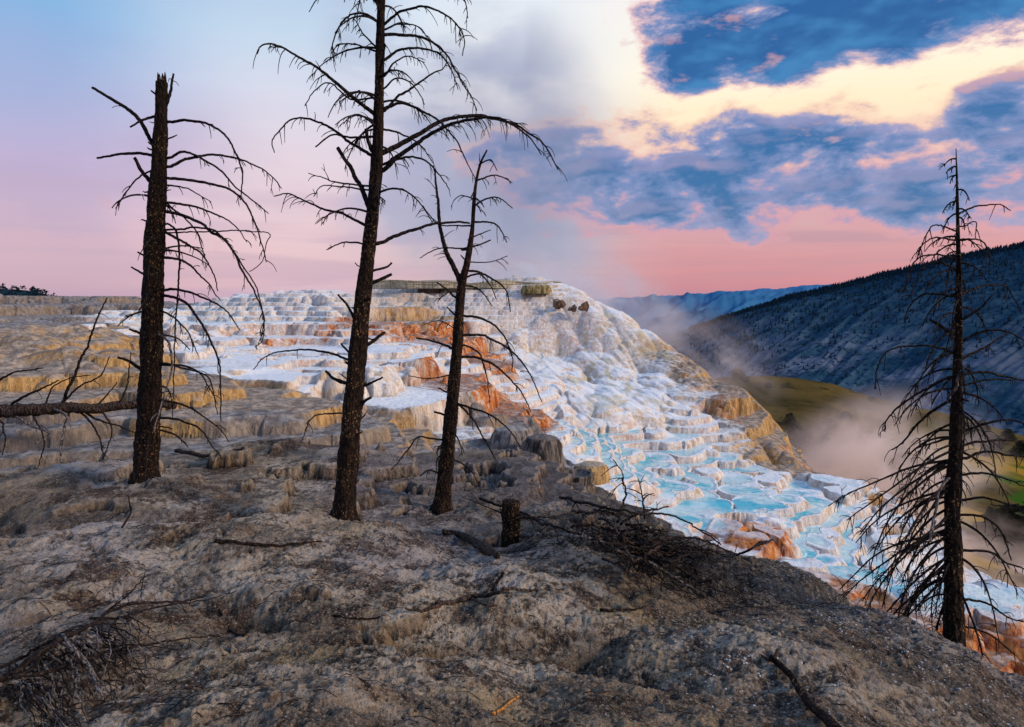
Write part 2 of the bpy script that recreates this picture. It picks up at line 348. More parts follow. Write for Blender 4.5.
# ------------------------------------------------------------------ materials of the ground
def mat_travertine():
    m, n, bs = material('travertine', .8, .25)
    P = n.new('ShaderNodeNewGeometry').outputs['Position']
    nrm = n.new('ShaderNodeSeparateXYZ'); n.L.new(n.new('ShaderNodeNewGeometry').outputs['Normal'], nrm.inputs[0]); nz = nrm.outputs[2]
    steep = n.ss(nz, .93, .62)
    W, O, T, G, PL, FL, TR = [n.at(a) for a in ('white', 'orange', 'tan', 'grey', 'pool', 'flow', 'tread')]
    streak = n.noise(P, 1.0, 5, .6, sx=(7, 7, .55))
    streak2 = n.noise(P, 1.0, 4, .6, sx=(22, 22, 1.2))
    big = n.noise(P, .9, 5, .6); mid = n.noise(P, 3.5, 6, .65); fine = n.noise(P, 17, 5, .7)
    def wob(a, amp, t0, t1, nz_): return n.ss(n.add(a, n.mul(n.sub(nz_, .5), amp)), t0, t1)
    # pale rim / white mineral
    white = n.mix(n.ss(streak, .35, .7), (.60, .55, .52), (.90, .82, .72))
    white = n.mix(n.ss(nz, .80, .97), white, (.86, .89, .90))
    white = n.mix(n.mul(n.mul(FL, n.ss(n.noise(P, .8, 5, .6, .5, sx=(1.3, .5, 1)), .52, .62)), .75), white, n.mix(n.ss(mid, .4, .6), (.52, .36, .18), (.50, .47, .22)))
    white = n.mix(n.mul(n.ss(streak2, .52, .72), .55), white, (.48, .42, .38))
    white = n.mix(n.mul(n.mul(n.ss(mid, .48, .63), n.ss(nz, .97, .75)), .8), white, n.mix(n.ss(n.noise(P, .35, 3, .5), .42, .56), (.62, .38, .26), (.52, .36, .20)))
    white = n.mix(n.mul(n.mul(n.ss(big, .56, .68), n.ss(streak, .45, .6)), .6), white, (.60, .42, .24))
    tan = n.mix(n.ss(streak, .3, .7), (.30, .155, .045), (.66, .42, .17))
    tan = n.mix(n.mul(n.ss(streak2, .5, .7), .6), tan, (.20, .13, .075))
    tan_t = n.mix(n.ss(mid, .38, .64), (.20, .15, .11), (.48, .38, .29))
    tan = n.mix(steep, tan_t, tan)
    grey = n.mix(n.ss(mid, .35, .68), (.13, .11, .10), (.40, .36, .33))
    grey = n.mix(n.mul(steep, .7), grey, n.mix(n.ss(streak, .4, .65), (.16, .12, .09), (.34, .26, .18)))
    orange = n.mix(n.ss(streak, .35, .66), (.30, .060, .014), (.74, .28, .07))
    orange = n.mix(n.mul(n.ss(mid, .5, .66), .75), orange, (.75, .62, .50))
    orange = n.mix(n.mul(n.ss(streak2, .55, .7), .6), orange, (.13, .05, .025))
    c = n.mix(wob(T, .35, .28, .62, big), grey, tan)
    c = n.mix(wob(G, .5, .55, .95, mid), c, grey)
    c = n.mix(wob(W, .55, .34, .58, mid), c, white)
    c = n.mix(n.mul(wob(O, 1.4, .40, .84, n.noise(P, 1.0, 5, .65, sx=(1.8, 1.8, .5))), n.ss(nz, .995, .9, .45, 1)), c, orange)
    # shallow turquoise water on the treads
    wat = n.mul(n.mul(TR, n.ss(nz, .90, .985)), wob(PL, .7, .22, .5, big))
    pool = n.mix(n.ss(n.noise(P, .8, 4, .55), .42, .62), (.56, .78, .79), (.06, .52, .63))
    pool = n.mix(n.mul(wob(O, .6, .45, .8, mid), .6), pool, (.55, .36, .18))
    c = n.mix(wat, c, pool)
    # dry tops: pinkish-grey crust with dirt
    dirt = n.mul(n.mul(n.ss(fine, .5, .7), n.sub(1.0, wat)), n.ss(W, .8, .2, .15, .7))
    c = n.mix(dirt, c, (.10, .08, .07))
    # crevice shade under the ledges, painted into the colour by mesh curvature
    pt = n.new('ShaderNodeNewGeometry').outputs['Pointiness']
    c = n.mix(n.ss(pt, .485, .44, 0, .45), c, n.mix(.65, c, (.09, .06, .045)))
    n.L.new(c, bs.inputs['Base Color'])
    rr = n.mix(wat, (.8, .8, .8), (.06, .06, .06)); n.L.new(rr, bs.inputs['Roughness'])
    n.put(bs.inputs['Specular IOR Level'], n.add(n.mul(wat, .45), .2))
    h = n.add(n.add(n.mul(n.mul(streak, 1.2), steep), n.mul(mid, .8)), n.add(n.mul(n.mul(streak2, .5), steep), n.mul(fine, .25)))
    h = n.mul(h, n.sub(1.0, n.mul(wat, .96)))
    bump(n, bs, h, .75, .10)
    return m

def mat_hill():
    m, n, bs = material('sinter_hillside', .93, .2)
    P = n.new('ShaderNodeNewGeometry').outputs['Position']
    nrm = n.new('ShaderNodeSeparateXYZ'); n.L.new(n.new('ShaderNodeNewGeometry').outputs['Normal'], nrm.inputs[0]); nz = nrm.outputs[2]
    warp = n.noise(P, .7, 3, .5)
    big = n.noise(P, .55, 5, .62, .6); mid = n.noise(P, 2.6, 7, .68, .4); fine = n.noise(P, 14, 6, .72); grit = n.noise(P, 60, 4, .7)
    flowl = n.noise(P, 3.0, 6, .7, .5, sx=(1.6, .45, 2.5))
    c = n.mix(n.ss(mid, .40, .60), (.036, .027, .022), (.30, .235, .185))
    c = n.mix(n.ss(fine, .52, .66, 0, .6), c, (.31, .25, .20))
    c = n.mix(n.ss(flowl, .50, .64, 0, .75), c, (.10, .078, .063))
    # pale mineral crust in patches
    pale = n.mul(n.ss(big, .47, .55), n.ss(n.add(n.mul(fine, .5), n.mul(mid, .5)), .44, .53))
    c = n.mix(n.mul(pale, .9), c, (.62, .54, .47))
    y = n.noise(P, .8, 4, .6)
    c = n.mix(n.mul(n.mul(n.ss(y, .50, .62), n.ss(mid, .44, .56)), .7), c, (.42, .32, .18))
    c = n.mix(n.mul(n.at('crust'), n.ss(fine, .4, .6, .2, .6)), c, (.46, .44, .44))
    # dark rusty litter of bark and needles
    lit = n.mul(n.ss(n.noise(P, 1.25, 6, .7), .52, .59), n.ss(fine, .35, .52))
    c = n.mix(n.mul(lit, .92), c, n.mix(n.ss(grit, .45, .6), (.022, .013, .010), (.11, .05, .028)))
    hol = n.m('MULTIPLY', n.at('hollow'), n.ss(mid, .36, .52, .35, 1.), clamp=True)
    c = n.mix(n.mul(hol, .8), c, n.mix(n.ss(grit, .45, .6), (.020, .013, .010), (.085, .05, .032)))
    # grey-blue damp slope  by the far edge
    c = n.mix(n.mul(n.at('damp'), .95), c, n.mix(n.ss(flowl, .42, .62), (.045, .045, .052), (.15, .145, .155)))
    c = n.mix(n.mul(n.at('chalk'), n.ss(n.voro(P, 24), .34, .2)), c, (.60, .62, .66))
    c = n.mix(n.ss(grit, .55, .68, 0, .8), c, (.52, .45, .38))
    c = n.mix(n.ss(grit, .44, .34, 0, .75), c, (.02, .016, .014))
    steep = n.ss(nz, .9, .55)
    st = n.noise(P, 1.0, 4, .6, sx=(14, 14, 1.2))
    c = n.mix(n.mul(steep, .65), c, n.mix(n.ss(st, .4, .62), (.06, .045, .035), (.27, .19, .125)))
    # shallow cracks
    ck = n.new('ShaderNodeTexVoronoi', feature='DISTANCE_TO_EDGE'); n.put(ck.inputs['Vector'], n.comb(0, 0, 0)); 
    wv = n.new('ShaderNodeVectorMath', operation='ADD'); n.put(wv.inputs[0], P); n.L.new(n.comb(n.mul(mid, .5), n.mul(warp, .9), 0), wv.inputs[1])
    n.L.new(wv.outputs[0], ck.inputs['Vector']); ck.inputs['Scale'].default_value = 1.5
    crack = n.mul(n.ss(ck.outputs[0], .016, .004), n.mul(n.ss(big, .50, .60), n.ss(fine, .45, .55)))
    c = n.mix(n.mul(crack, .5), c, (.015, .011, .009))
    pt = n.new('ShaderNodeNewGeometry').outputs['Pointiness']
    c = n.mix(n.ss(pt, .493, .44, 0, .85), c, (.012, .010, .009))  # occlusion shade painted into the colour of the creases
    c = n.mix(n.ss(pt, .508, .56, 0, .5), c, (.46, .40, .34))  # convex edges brightened in the colour, a painted highlight
    hue = n.noise(P, .28, 3, .5)
    c = n.mix(n.ss(hue, .42, .6), n.mix(.6, c, (.88, .78, .60), 'MULTIPLY'), n.mix(.7, c, (.84, .80, .82), 'MULTIPLY'))
    n.L.new(c, bs.inputs['Base Color'])
    h = n.add(n.add(n.mul(mid, 1.0), n.mul(fine, .42)), n.add(n.mul(grit, .16), n.mul(flowl, .6)))
    h = n.sub(h, n.mul(crack, .4))
    bump(n, bs, h, 1.0, .11)
    return m

# ------------------------------------------------------------------ near terrain
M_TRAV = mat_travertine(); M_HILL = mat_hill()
Q = 1.0
def coarse(fn, x, y, na, nd, k=4):
    X = x.reshape(nd, na); Y = y.reshape(nd, na); ii = np.minimum(np.arange(0, nd + k, k), nd - 1); jj = np.minimum(np.arange(0, na + k, k), na - 1)
    zc = fn(X[np.ix_(ii, jj)], Y[np.ix_(ii, jj)])
    return np.repeat(np.repeat(zc, k, 0), k, 1)[:nd, :na].ravel()
na, nd = int(1350 * Q), int(1000 * Q)
x, y = polar(-50, 50, na, 8.5, 95, nd, .9)
z, c, tread, bcr = mound(x, y, True)
zf = coarse(hill, x, y, na, nd)
keep = z > zf - .4
v = np.stack([x, y, z], 1)
f = gridfaces(na, nd, keep)
v, f, at_ = compact(v, f, [c[:, 0], c[:, 1], c[:, 2], c[:, 3], c[:, 4], c[:, 5], tread])
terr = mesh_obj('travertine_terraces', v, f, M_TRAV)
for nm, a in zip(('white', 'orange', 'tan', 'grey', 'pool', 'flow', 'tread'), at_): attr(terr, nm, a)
tag(terr, kind='structure')
na, nd = int(1350 * Q), int(900 * Q)
x, y = polar(-52, 56, na, 1.0, 24, nd, .95)
z, tr, d1, nn = hill(x, y, True)
zm = coarse(mound, x, y, na, nd)
keep = z > zm - .4
rr_ = region([tuple(at(*q)[:2]) + q2 for q, q2 in (
   ((300,520,8.6),(.6,0,0)),((250,500,9.5),(.7,0,0)),((100,500,9),(.3,0,0)),((60,590,5.3),(.9,0,0)),((150,650,4.4),(.2,0,0)),((300,700,3.4),(.3,0,0)),((60,450,11),(.5,.1,0)),
   ((520,470,14),(.2,.7,0)),((600,500,12.3),(0,.9,0)),((470,520,10.2),(.5,.3,0)),((660,550,9.6),(0,1,0)),((760,590,8.2),(0,.9,0)),((700,640,6.2),(0,.3,.1)),((820,615,7.4),(.1,.8,.5)),
   ((560,640,5.6),(0,.0,0)),((500,700,3.9),(.2,0,0)),((740,660,5.3),(0,.35,1)),((900,650,6.2),(.1,.5,1)),((960,690,5.3),(0,.4,.3)),((760,700,4.3),(0,.2,.3)),((600,690,3.9),(0,0,0)),((400,640,4.6),(0,0,0)),((870,680,5),(0,.3,0)))],
   x, y, 3, 2.0)
v = np.stack([x, y, z], 1); f = gridfaces(na, nd, keep)
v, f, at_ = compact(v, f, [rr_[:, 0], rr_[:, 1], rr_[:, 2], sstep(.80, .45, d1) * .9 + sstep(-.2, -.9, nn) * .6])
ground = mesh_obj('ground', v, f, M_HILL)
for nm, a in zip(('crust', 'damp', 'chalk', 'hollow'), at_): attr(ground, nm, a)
tag(ground, kind='structure')
def gz(x, y): return max(h1(hill, x, y), h1(mound, x, y))

# ------------------------------------------------------------------ far land
def sheet(name, a0, a1, na, d0, d1, nd, fn, mat, power=1.):
    x, y = polar(a0, a1, na, d0, d1, nd, power)
    z = fn(x, y); o = mesh_obj(name, np.stack([x, y, z], 1), gridfaces(na, nd), mat); tag(o, kind='structure'); return o

def mat_far(name, c1, c2, sc, c3=None, rough=1.):
    m, n, bs = material(name, rough, 0)
    P = n.new('ShaderNodeNewGeometry').outputs['Position']
    a = n.noise(P, sc, 6, .62); c = n.mix(n.ss(a, .38, .62), c1, c2)
    if c3: c = n.mix(n.ss(n.noise(P, sc * 7, 4, .7), .54, .66, 0, .9), c, c3)
    n.L.new(c, bs.inputs['Base Color']); return m, n, bs, P

# valley floor, reaching the horizon
mv, n, bs, P = mat_far('valley_grass', (.05, .06, .06), (.10, .10, .09), .004, (.03, .045, .05))
sheet('valley_floor', -180, 180, 361, 500, 45000, 60, lambda x, y: np.full(x.shape, -380.), mv)

# grassy shoulder below the springs, with the meadow to its right
def shoulder(x, y):
    az = np.degrees(np.arctan2(x, y)); d = np.hypot(x, y)
    # crest height as an elevation at 300 m
    el = np.interp(az, [-60, 5, 12, 18, 21, 25, 29.5, 33, 37, 42, 60], [-.16, -.15, -.125, -.105, -.104, -.108, -.128, -.142, -.158, -.18, -.25])
    crest = el * 300
    z = np.where(d < 300, crest - (300 - d) * .05, crest - (d - 300) * .45 - .02 * np.clip(300 - np.abs(x), 0, 1))
    return z + 1.6 * fbm(x, y, .012, 4, 300) + .35 * fbm(x, y, .09, 3, 301)
ms, n, bs, P = mat_far('hill_grass', (.045, .035, .012), (.13, .088, .028), .02, (.016, .018, .008))
c = bs.inputs['Base Color'].links[0].from_socket
mead = n.at('meadow')
c = n.mix(n.mul(n.ss(n.noise(P, .06, 4, .6, sx=(.35, 1, 1)), .40, .52), mead), c, (.30, .18, .02))
c = n.mix(n.mul(n.ss(n.noise(P, .045, 4, .6, sx=(.35, 1, 1)), .50, .58), mead), c, (.035, .085, .012))
n.L.new(c, bs.inputs['Base Color'])
sh = sheet('grass_hill', -60, 75, 620, 48, 1100, 320, shoulder, ms)
xy = np.empty(len(sh.data.vertices) * 3); sh.data.vertices.foreach_get('co', xy); xy = xy.reshape(-1, 3)
az_ = np.degrees(np.arctan2(xy[:, 0], xy[:, 1])); dd_ = np.hypot(xy[:, 0], xy[:, 1])
attr(sh, 'meadow', sstep(30, 33.5, az_) * sstep(290, 240, dd_) * sstep(105, 125, dd_))

# a pale road crossing the meadow
def ribbon(name, az0, az1, dfun, w, lift, mat, N=60):
    vs = []; fs = []
    for i in range(N + 1):
        a = R(az0 + (az1 - az0) * i / N); d = dfun(i / N)
        for k in (-1, 1):
            dd = d + k * w; X = dd * math.sin(a); Y = dd * math.cos(a)
            zz = float(shoulder(np.array([X]), np.array([Y]))[0]); vs.append((X, Y, zz + lift))
        if i: fs.append((2 * i - 2, 2 * i - 1, 2 * i + 1, 2 * i))
    o = mesh_obj(name, vs, fs, mat); tag(o, kind='structure')
mr, n, bs, P = mat_far('road_gravel', (.30, .28, .30), (.38, .36, .38), .5)
ribbon('road', 31.5, 58, lambda t: 172 - 20 * t + 4 * math.sin(t * 5), 3.2, .35, mr)

# blue mountain on the right
def ravine(az, t):
    u = az + 15 * t
    return ridged(u * .30 + .3 * perlin(az * .2, t * 2, 5), t * .9, 1., 6, 401, .6)
def mountain(x, y):
    az = np.degrees(np.arctan2(x, y)); d = np.hypot(x, y)
    px = [-10, 5, 10, 14.7, 18, 22, 26, 29, 32.5, 36.9, 45, 60]
    pe = [-.14, -.10, -.062, -.040, -.018, .004, .022, .036, .053, .066, .10, .12]
    # elevation (tangent over horizontal distance) of the crest
    el = np.interp(az, px, pe); crest = el * 3100
    t = np.clip((3100 - d) / 1500, 0, 1)
    base = -340.
    z = crest + (base - crest) * (t ** .9)
    back = np.clip((d - 3100), 0, None); z = z - back * .35
    amp = np.clip(np.minimum(t * 6, (1 - t) * 3), 0, 1)
    rav = ravine(az, t)
    z = z + amp * (10 * (rav - .8)) + 5 * fbm(x, y, .01, 3, 402)
    return z
mm, n, bs, P = mat_far('mountain_scrub_haze', (.016, .050, .086), (.036, .085, .13), .0035, (.010, .028, .050))  # scrub colours shifted to blue: aerial haze painted into the base colour
c = bs.inputs['Base Color'].links[0].from_socket
sep = n.new('ShaderNodeSeparateXYZ'); n.L.new(P, sep.inputs[0])
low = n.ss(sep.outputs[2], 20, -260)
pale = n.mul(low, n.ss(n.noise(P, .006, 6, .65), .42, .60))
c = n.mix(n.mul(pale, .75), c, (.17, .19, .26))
rv = n.at('rav'); c = n.mix(n.ss(rv, .5, .1, 0, .25), c, (.014, .055, .10)); c = n.mix(n.mul(n.ss(rv, .6, .95), .14), c, (.09, .15, .22))  # ravines darkened and ribs paled: relief shading painted into the colour
spk = n.voro(P, .055); c = n.mix(n.mul(n.ss(spk, .45, .25), n.ss(n.noise(P, .004, 4, .6), .42, .6)), c, (.010, .035, .06))
n.L.new(c, bs.inputs['Base Color'])
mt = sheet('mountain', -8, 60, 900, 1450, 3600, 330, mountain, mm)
X_, Y_ = polar(-8, 60, 900, 1450, 3600, 330); az_ = np.degrees(np.arctan2(X_, Y_)); t_ = np.clip((3100 - np.hypot(X_, Y_)) / 1500, 0, 1)
attr(mt, 'rav', np.clip(.5 * ravine(az_, t_) - .15, 0, 1))

# far ranges, one behind the other, blue haze painted into their base colour
def range_sheet(name, D, prof, col, seed, rough_amp, a0=-30, a1=50):
    m, n, bs, P = mat_far(name + '_haze', col, tuple(k * 1.25 for k in col), .0006)
    pa = [math.degrees(math.atan((p[0] - 512) / FPX)) for p in prof]
    pe = [at(p[0], p[1], 1.0) for p in prof]; pe = [q.z / math.hypot(q.x, q.y) for q in pe]
    def fn(x, y):
        az = np.degrees(np.arctan2(x, y)); d = np.hypot(x, y)
        cr = np.interp(az, pa, pe) * D
        t = np.clip((D - d) / (D * .25), 0, 1)
        return cr * (1 - t) + t * (-380) - np.clip(d - D, 0, None) * .3 + rough_amp * (fbm(az * 1.0, d * .0004, .8, 5, seed)) * (1 - t) + rough_amp * 2.2 * (ridged(az + 5 * t, t * 1.5, .32, 4, seed + 1) - 1) * t * (1 - t) * 3
    sheet(name, a0, a1, 700, D * .75, D * 1.05, 50, fn, m)
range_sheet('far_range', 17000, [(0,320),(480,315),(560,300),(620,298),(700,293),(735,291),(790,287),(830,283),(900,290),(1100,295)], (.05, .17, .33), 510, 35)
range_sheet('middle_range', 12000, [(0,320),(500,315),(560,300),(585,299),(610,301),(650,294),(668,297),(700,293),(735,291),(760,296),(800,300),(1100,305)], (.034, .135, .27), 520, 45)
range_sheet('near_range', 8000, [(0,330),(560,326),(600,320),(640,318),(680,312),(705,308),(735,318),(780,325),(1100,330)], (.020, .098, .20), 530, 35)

# ------------------------------------------------------------------ sky
w = bpy.data.worlds.new('World'); scene.world = w; w.use_nodes = True
n = NT(w.node_tree); n.N.clear()
out = n.new('ShaderNodeOutputWorld'); bg = n.new('ShaderNodeBackground'); n.L.new(bg.outputs[0], out.inputs[0])
SUN_AZ, SUN_EL = 108, 24          # low, to the right and a little behind the viewer
sky = n.new('ShaderNodeTexSky', sky_type='NISHITA'); sky.sun_disc = False; sky.sun_elevation = R(6); sky.sun_rotation = R(SUN_AZ)
D = n.new('ShaderNodeTexCoord').outputs['Generated']
sp = n.new('ShaderNodeSeparateXYZ'); n.L.new(D, sp.inputs[0]); X, Y, Z = sp.outputs
az = n.mul(n.m('ARCTAN2', X, Y), 180 / math.pi)
hz = n.m('SQRT', n.add(n.mul(X, X), n.mul(Y, Y)))
el = n.mul(n.m('DIVIDE', Z, n.m('MAXIMUM', hz, .02)), 57.3)     # elevation, near-degrees
def sk(px, py):
    r = ray(px, py); return math.degrees(math.atan2(r[0], r[1])), r[2] / math.hypot(r[0], r[1]) * 57.3
def rampcol(col, stops):    # stops in elevation degrees 0..26
    return n.ramp(n.m('MULTIPLY', col, 1 / 30, clamp=True), [(e / 30, lin(*c)) for e, c in stops])
wob = n.mul(n.sub(n.noise(n.comb(n.mul(az, .05), n.mul(el, .12), 0), 1.0, 4, .5), .5), 5.0)
ew = n.add(el, wob); aw = n.add(az, n.mul(wob, 2.0))
left = rampcol(ew, [(0, (188,158,182)), (5, (200,160,186)), (9, (186,162,200)), (14, (158,166,208)), (20, (126,172,218)), (30, (110,150,205))])
cl_ = rampcol(ew, [(0, (214,174,188)), (6, (222,188,200)), (11, (222,204,216)), (16, (212,212,228)), (21, (192,210,230)), (30, (150,180,220))])
cen = rampcol(ew, [(0, (196,168,180)), (6, (188,172,188)), (12, (215,200,210)), (17, (238,234,236)), (24, (232,238,244)), (30, (170,190,220))])
rgt = rampcol(ew, [(0, (196,128,146)), (3, (208,140,152)), (7, (208,160,168)), (10, (246,204,186)), (14, (255,234,196)), (18, (255,246,222)), (24, (248,240,234)), (30, (140,165,210))])
c = n.mix(n.ss(aw, -34, -18), left, cl_)
c = n.mix(n.ss(aw, -16, 0), c, cen)
c = n.mix(n.ss(aw, 1, 14), c, rgt)
stk = n.noise(n.comb(n.mul(az, .03), n.mul(el, .42), 2.0), 1.0, 5, .5, .3)
c = n.mix(n.mul(n.ss(stk, .45, .62), n.mul(n.ss(el, 10, 6), .6)), c, n.mix(n.ss(az, -5, 10), lin(186,156,184), lin(176,134,158)))
def blob(px, py, rx, ry, rot=0., lo=0.):
    a, e = sk(px, py); sa = rx / FPX * 57.3 * math.cos(R(a)) ** 2; se = ry / FPX * 57.3 * math.cos(R(a))
    da = n.sub(az, a); de = n.sub(el, e)
    if rot:
        cr, sr = math.cos(R(rot)), math.sin(R(rot))
        da, de = n.add(n.mul(da, cr), n.mul(de, sr)), n.sub(n.mul(de, cr), n.mul(da, sr))
    u = n.m('DIVIDE', da, sa); v_ = n.m('DIVIDE', de, se)
    return n.m('MAXIMUM', n.m('SUBTRACT', 1.0, n.add(n.mul(u, u), n.mul(v_, v_))), lo)
cv = n.comb(n.mul(az, .10), n.mul(el, .21), .3)
nz1 = n.noise(cv, 1.9, 10, .63, .2)
nz2 = n.noise(n.comb(n.mul(az, .19), n.mul(el, .36), 4.0), 1.0, 9, .58, .15)
nzs = n.noise(n.comb(n.add(n.mul(az, .19), -.10), n.add(n.mul(el, .36), .30), 4.0), 1.0, 4, .5, .15)
nzb = n.noise(n.comb(n.mul(az, .19), n.mul(el, .36), 4.0), 1.0, 4, .5, .15)
lit = n.ss(n.sub(nzb, nzs), -.02, .16)
nz1s = n.noise(n.comb(n.add(n.mul(az, .10), .05), n.add(n.mul(el, .21), -.16), .3), 1.9, 3, .5, .12)
nz1b = n.noise(cv, 1.9, 3, .5, .12)
nz3 = n.noise(n.comb(n.mul(az, .05), n.mul(el, .09), 9.0), 1.0, 6, .55, .4)
# soft grey-lavender veil in the middle
veil = n.mul(n.m('MAXIMUM', blob(470, 190, 160, 210), n.mul(blob(420, 60, 110, 110), .8)), n.ss(nz3, .36, .60))
c = n.mix(n.mul(n.ss(veil, .0, .7), .75), c, lin(158,166,196))
def mass(blobs):
    s_ = None
    for b in blobs:
        k = blob(*b[:5], lo=b[5])
        s_ = k if s_ is None else n.m('MAXIMUM', s_, k)
    return s_
band = mass([(585,165,115,55,0,-1), (700,195,180,42,0,-1), (860,165,150,58,0,-1), (970,185,150,52,0,-1), (740,160,150,54,0,-1), (1000,120,80,38,0,-1)])
bd = n.add(n.mul(band, .40), n.mul(n.sub(nz2, .46), 1.75))
c = n.mix(n.ss(bd, -.06, .26, 0, .85), c, n.mix(n.ss(el, 8, 14), lin(214,150,166), lin(240,192,172)))
c = n.mix(n.ss(bd, .14, .36), c, lin(124,138,188))
c = n.mix(n.ss(bd, .28, .56), c, lin(26,96,158))
c = n.mix(n.mul(n.mul(lit, n.ss(bd, .2, .3)), .42), c, lin(176,160,196))
top = mass([(690,45,58,46,-20,-1.5), (720,5,80,52,0,-1.5), (790,20,120,62,0,-1.5), (800,60,48,30,0,-1.5), (900,0,150,52,8,-1.5), (1000,-25,120,60,0,-1.5)])
td = n.add(n.mul(top, .62), n.mul(n.sub(nz1, .46), 1.9))
c = n.mix(n.ss(td, -.08, .20, 0, .9), c, lin(232,184,186))
c = n.mix(n.ss(td, .08, .32), c, lin(122,138,186))
c = n.mix(n.ss(td, .24, .50), c, n.mix(n.ss(n.sub(nz1b, nz1s), -.12, .2), lin(14,86,152), lin(52,122,182)))
# pinkish scraps above and left of the cloud bank, small lavender scraps on the left
scr = n.mul(n.ss(nz2, .60, .70), n.mul(n.ss(az, 2, 12), n.ss(el, 9, 13)))
c = n.mix(n.mul(scr, .6), c, lin(216,160,160))
lowc = n.mul(n.ss(nz3, .42, .62), n.mul(n.ss(az, 0, -14), n.mul(n.ss(el, 1, 5), n.ss(el, 17, 9))))
c = n.mix(n.mul(lowc, .38), c, lin(166,146,184))
# behind the viewer: plain dusk sky, a little darker and bluer
back = n.ss(n.m('ABSOLUTE', az), 60, 110)
c = n.mix(back, c, rampcol(el, [(0, (170,140,165)), (8, (190,170,195)), (20, (150,165,205)), (30, (120,150,200))]))
c = n.mix(n.ss(el, 26, 60), c, lin(128,160,208))
c = n.mix(n.ss(el, -.5, -6), c, (.05, .045, .045))
fin = n.new('ShaderNodeMix', data_type='RGBA', blend_type='ADD'); fin.inputs[0].default_value = .03
n.L.new(c, fin.inputs[6]); n.L.new(sky.outputs[0], fin.inputs[7])
n.L.new(fin.outputs[2], bg.inputs[0]); bg.inputs[1].default_value = 1.0
sd = bpy.data.lights.new('sun', 'SUN'); sd.energy = 2.7; sd.angle = R(10); sd.color = (1, .80, .62)
so = bpy.data.objects.new('sun', sd); COL.objects.link(so)
a, e = R(SUN_AZ), R(SUN_EL); dirv = Vector((math.sin(a) * math.cos(e), math.cos(a) * math.cos(e), math.sin(e)))
so.rotation_euler = dirv.to_track_quat('Z', 'Y').to_euler()

scene.view_settings.view_transform = 'Standard'; scene.view_settings.look = 'None'; scene.view_settings.exposure = 0
scene.render.engine = 'CYCLES'
scene.cycles.use_denoising = True
scene.cycles.max_bounces = 6; scene.cycles.volume_bounces = 3
# ------------------------------------------------------------------ materials of wood, stone, leaves
def mat_bark(name, c1, c2, fleck, fl=.6):
    m, n, bs = material(name, .95, .15)
    P = n.new('ShaderNodeNewGeometry').outputs['Position']
    a = n.noise(P, 1.0, 5, .65, .3, sx=(38, 38, 9)); b = n.noise(P, 42, 3, .6)
    vz = n.new('ShaderNodeVectorMath', operation='MULTIPLY'); n.put(vz.inputs[0], P); vz.inputs[1].default_value = (34, 34, 13)
    vo = n.voro(vz.outputs[0], 1.0)
    c = n.mix(n.ss(a, .38, .62), c1, c2)
    c = n.mix(n.mul(n.mul(n.ss(b, .58, .64), n.ss(n.noise(P, 2.2, 4, .6), .42, .56, .15, 1)), fl), c, fleck)
    c = n.mix(n.ss(vo, .5, .75, 0, .8), c, (.006, .004, .004))
    n.L.new(c, bs.inputs['Base Color'])
    bump(n, bs, n.add(n.mul(a, .7), n.sub(n.mul(b, .3), vo)), 1.0, .02)
    return m
M_BARK = mat_bark('dead_bark', (.008, .006, .005), (.028, .016, .011), (.34, .20, .08), .8)
M_TWIG = mat_bark('dead_twig', (.012, .009, .009), (.035, .024, .021), (.10, .075, .06), .5)
M_GREY = mat_bark('weathered_wood', (.10, .088, .085), (.24, .21, .20), (.04, .03, .03), .6)
M_LOG = mat_bark('fallen_wood', (.028, .020, .017), (.10, .065, .047), (.22, .18, .15), .5)
M_RED = mat_bark('split_wood', (.35, .13, .03), (.62, .28, .07), (.20, .07, .02), .5)

# ------------------------------------------------------------------ tubes
def crom(pts, step):
    P = [Vector(p) for p in pts]
    if len(P) < 3: P.insert(1, (P[0] + P[-1]) / 2)
    Q_ = [P[0] * 2 - P[1]] + P + [P[-1] * 2 - P[-2]]; o = []
    for i in range(1, len(Q_) - 2):
        a, b, c, d = Q_[i - 1:i + 3]; k = max(2, int((c - b).length / step))
        for j in range(k):
            t = j / k; o.append(.5 * ((2 * b) + (c - a) * t + (2 * a - 5 * b + 4 * c - d) * t * t + (3 * b - a - 3 * c + d) * t ** 3))
    o.append(P[-1]); return o
class MB:
    def __init__(s): s.v = []; s.f = []
    def tube(s, pts, r0, r1, sides=6, rough=0., cap=True, rfun=None, rfn2=None):
        n = len(pts); b0 = len(s.v)
        up = Vector((.3, .2, 1)).normalized()
        for i, p in enumerate(pts):
            t = (pts[min(i + 1, n - 1)] - pts[max(i - 1, 0)])
            if t.length < 1e-9: t = Vector((0, 0, 1))
            t.normalize(); a = t.cross(Vector((0, 1, .05)));
            if a.length < .1: a = t.cross(Vector((1, 0, 0)))
            a.normalize(); b = t.cross(a)
            k = i / (n - 1); r = rfun(k) if rfun else r0 + (r1 - r0) * k
            for j in range(sides):
                an = 2 * math.pi * j / sides; rr = r * (1 + (random.uniform(-rough, rough) if rough else 0))
                if rfn2: rr *= rfn2(k, an, i)
                s.v.append(p + (a * math.cos(an) + b * math.sin(an)) * rr)
        for i in range(n - 1):
            for j in range(sides):
                j2 = (j + 1) % sides; q = b0 + i * sides
                s.f.append((q + j, q + j2, q + sides + j2, q + sides + j))
        if cap:
            s.f.append(tuple(b0 + j for j in range(sides))[::-1]); s.f.append(tuple(b0 + (n - 1) * sides + j for j in range(sides)))
    def build(s, name, mat, parent=None, org=(0, 0, 0), smooth=True):
        org = Vector(org)
        return mesh_obj(name, [tuple(Vector(p) - org) for p in s.v], s.f, mat, parent, smooth)

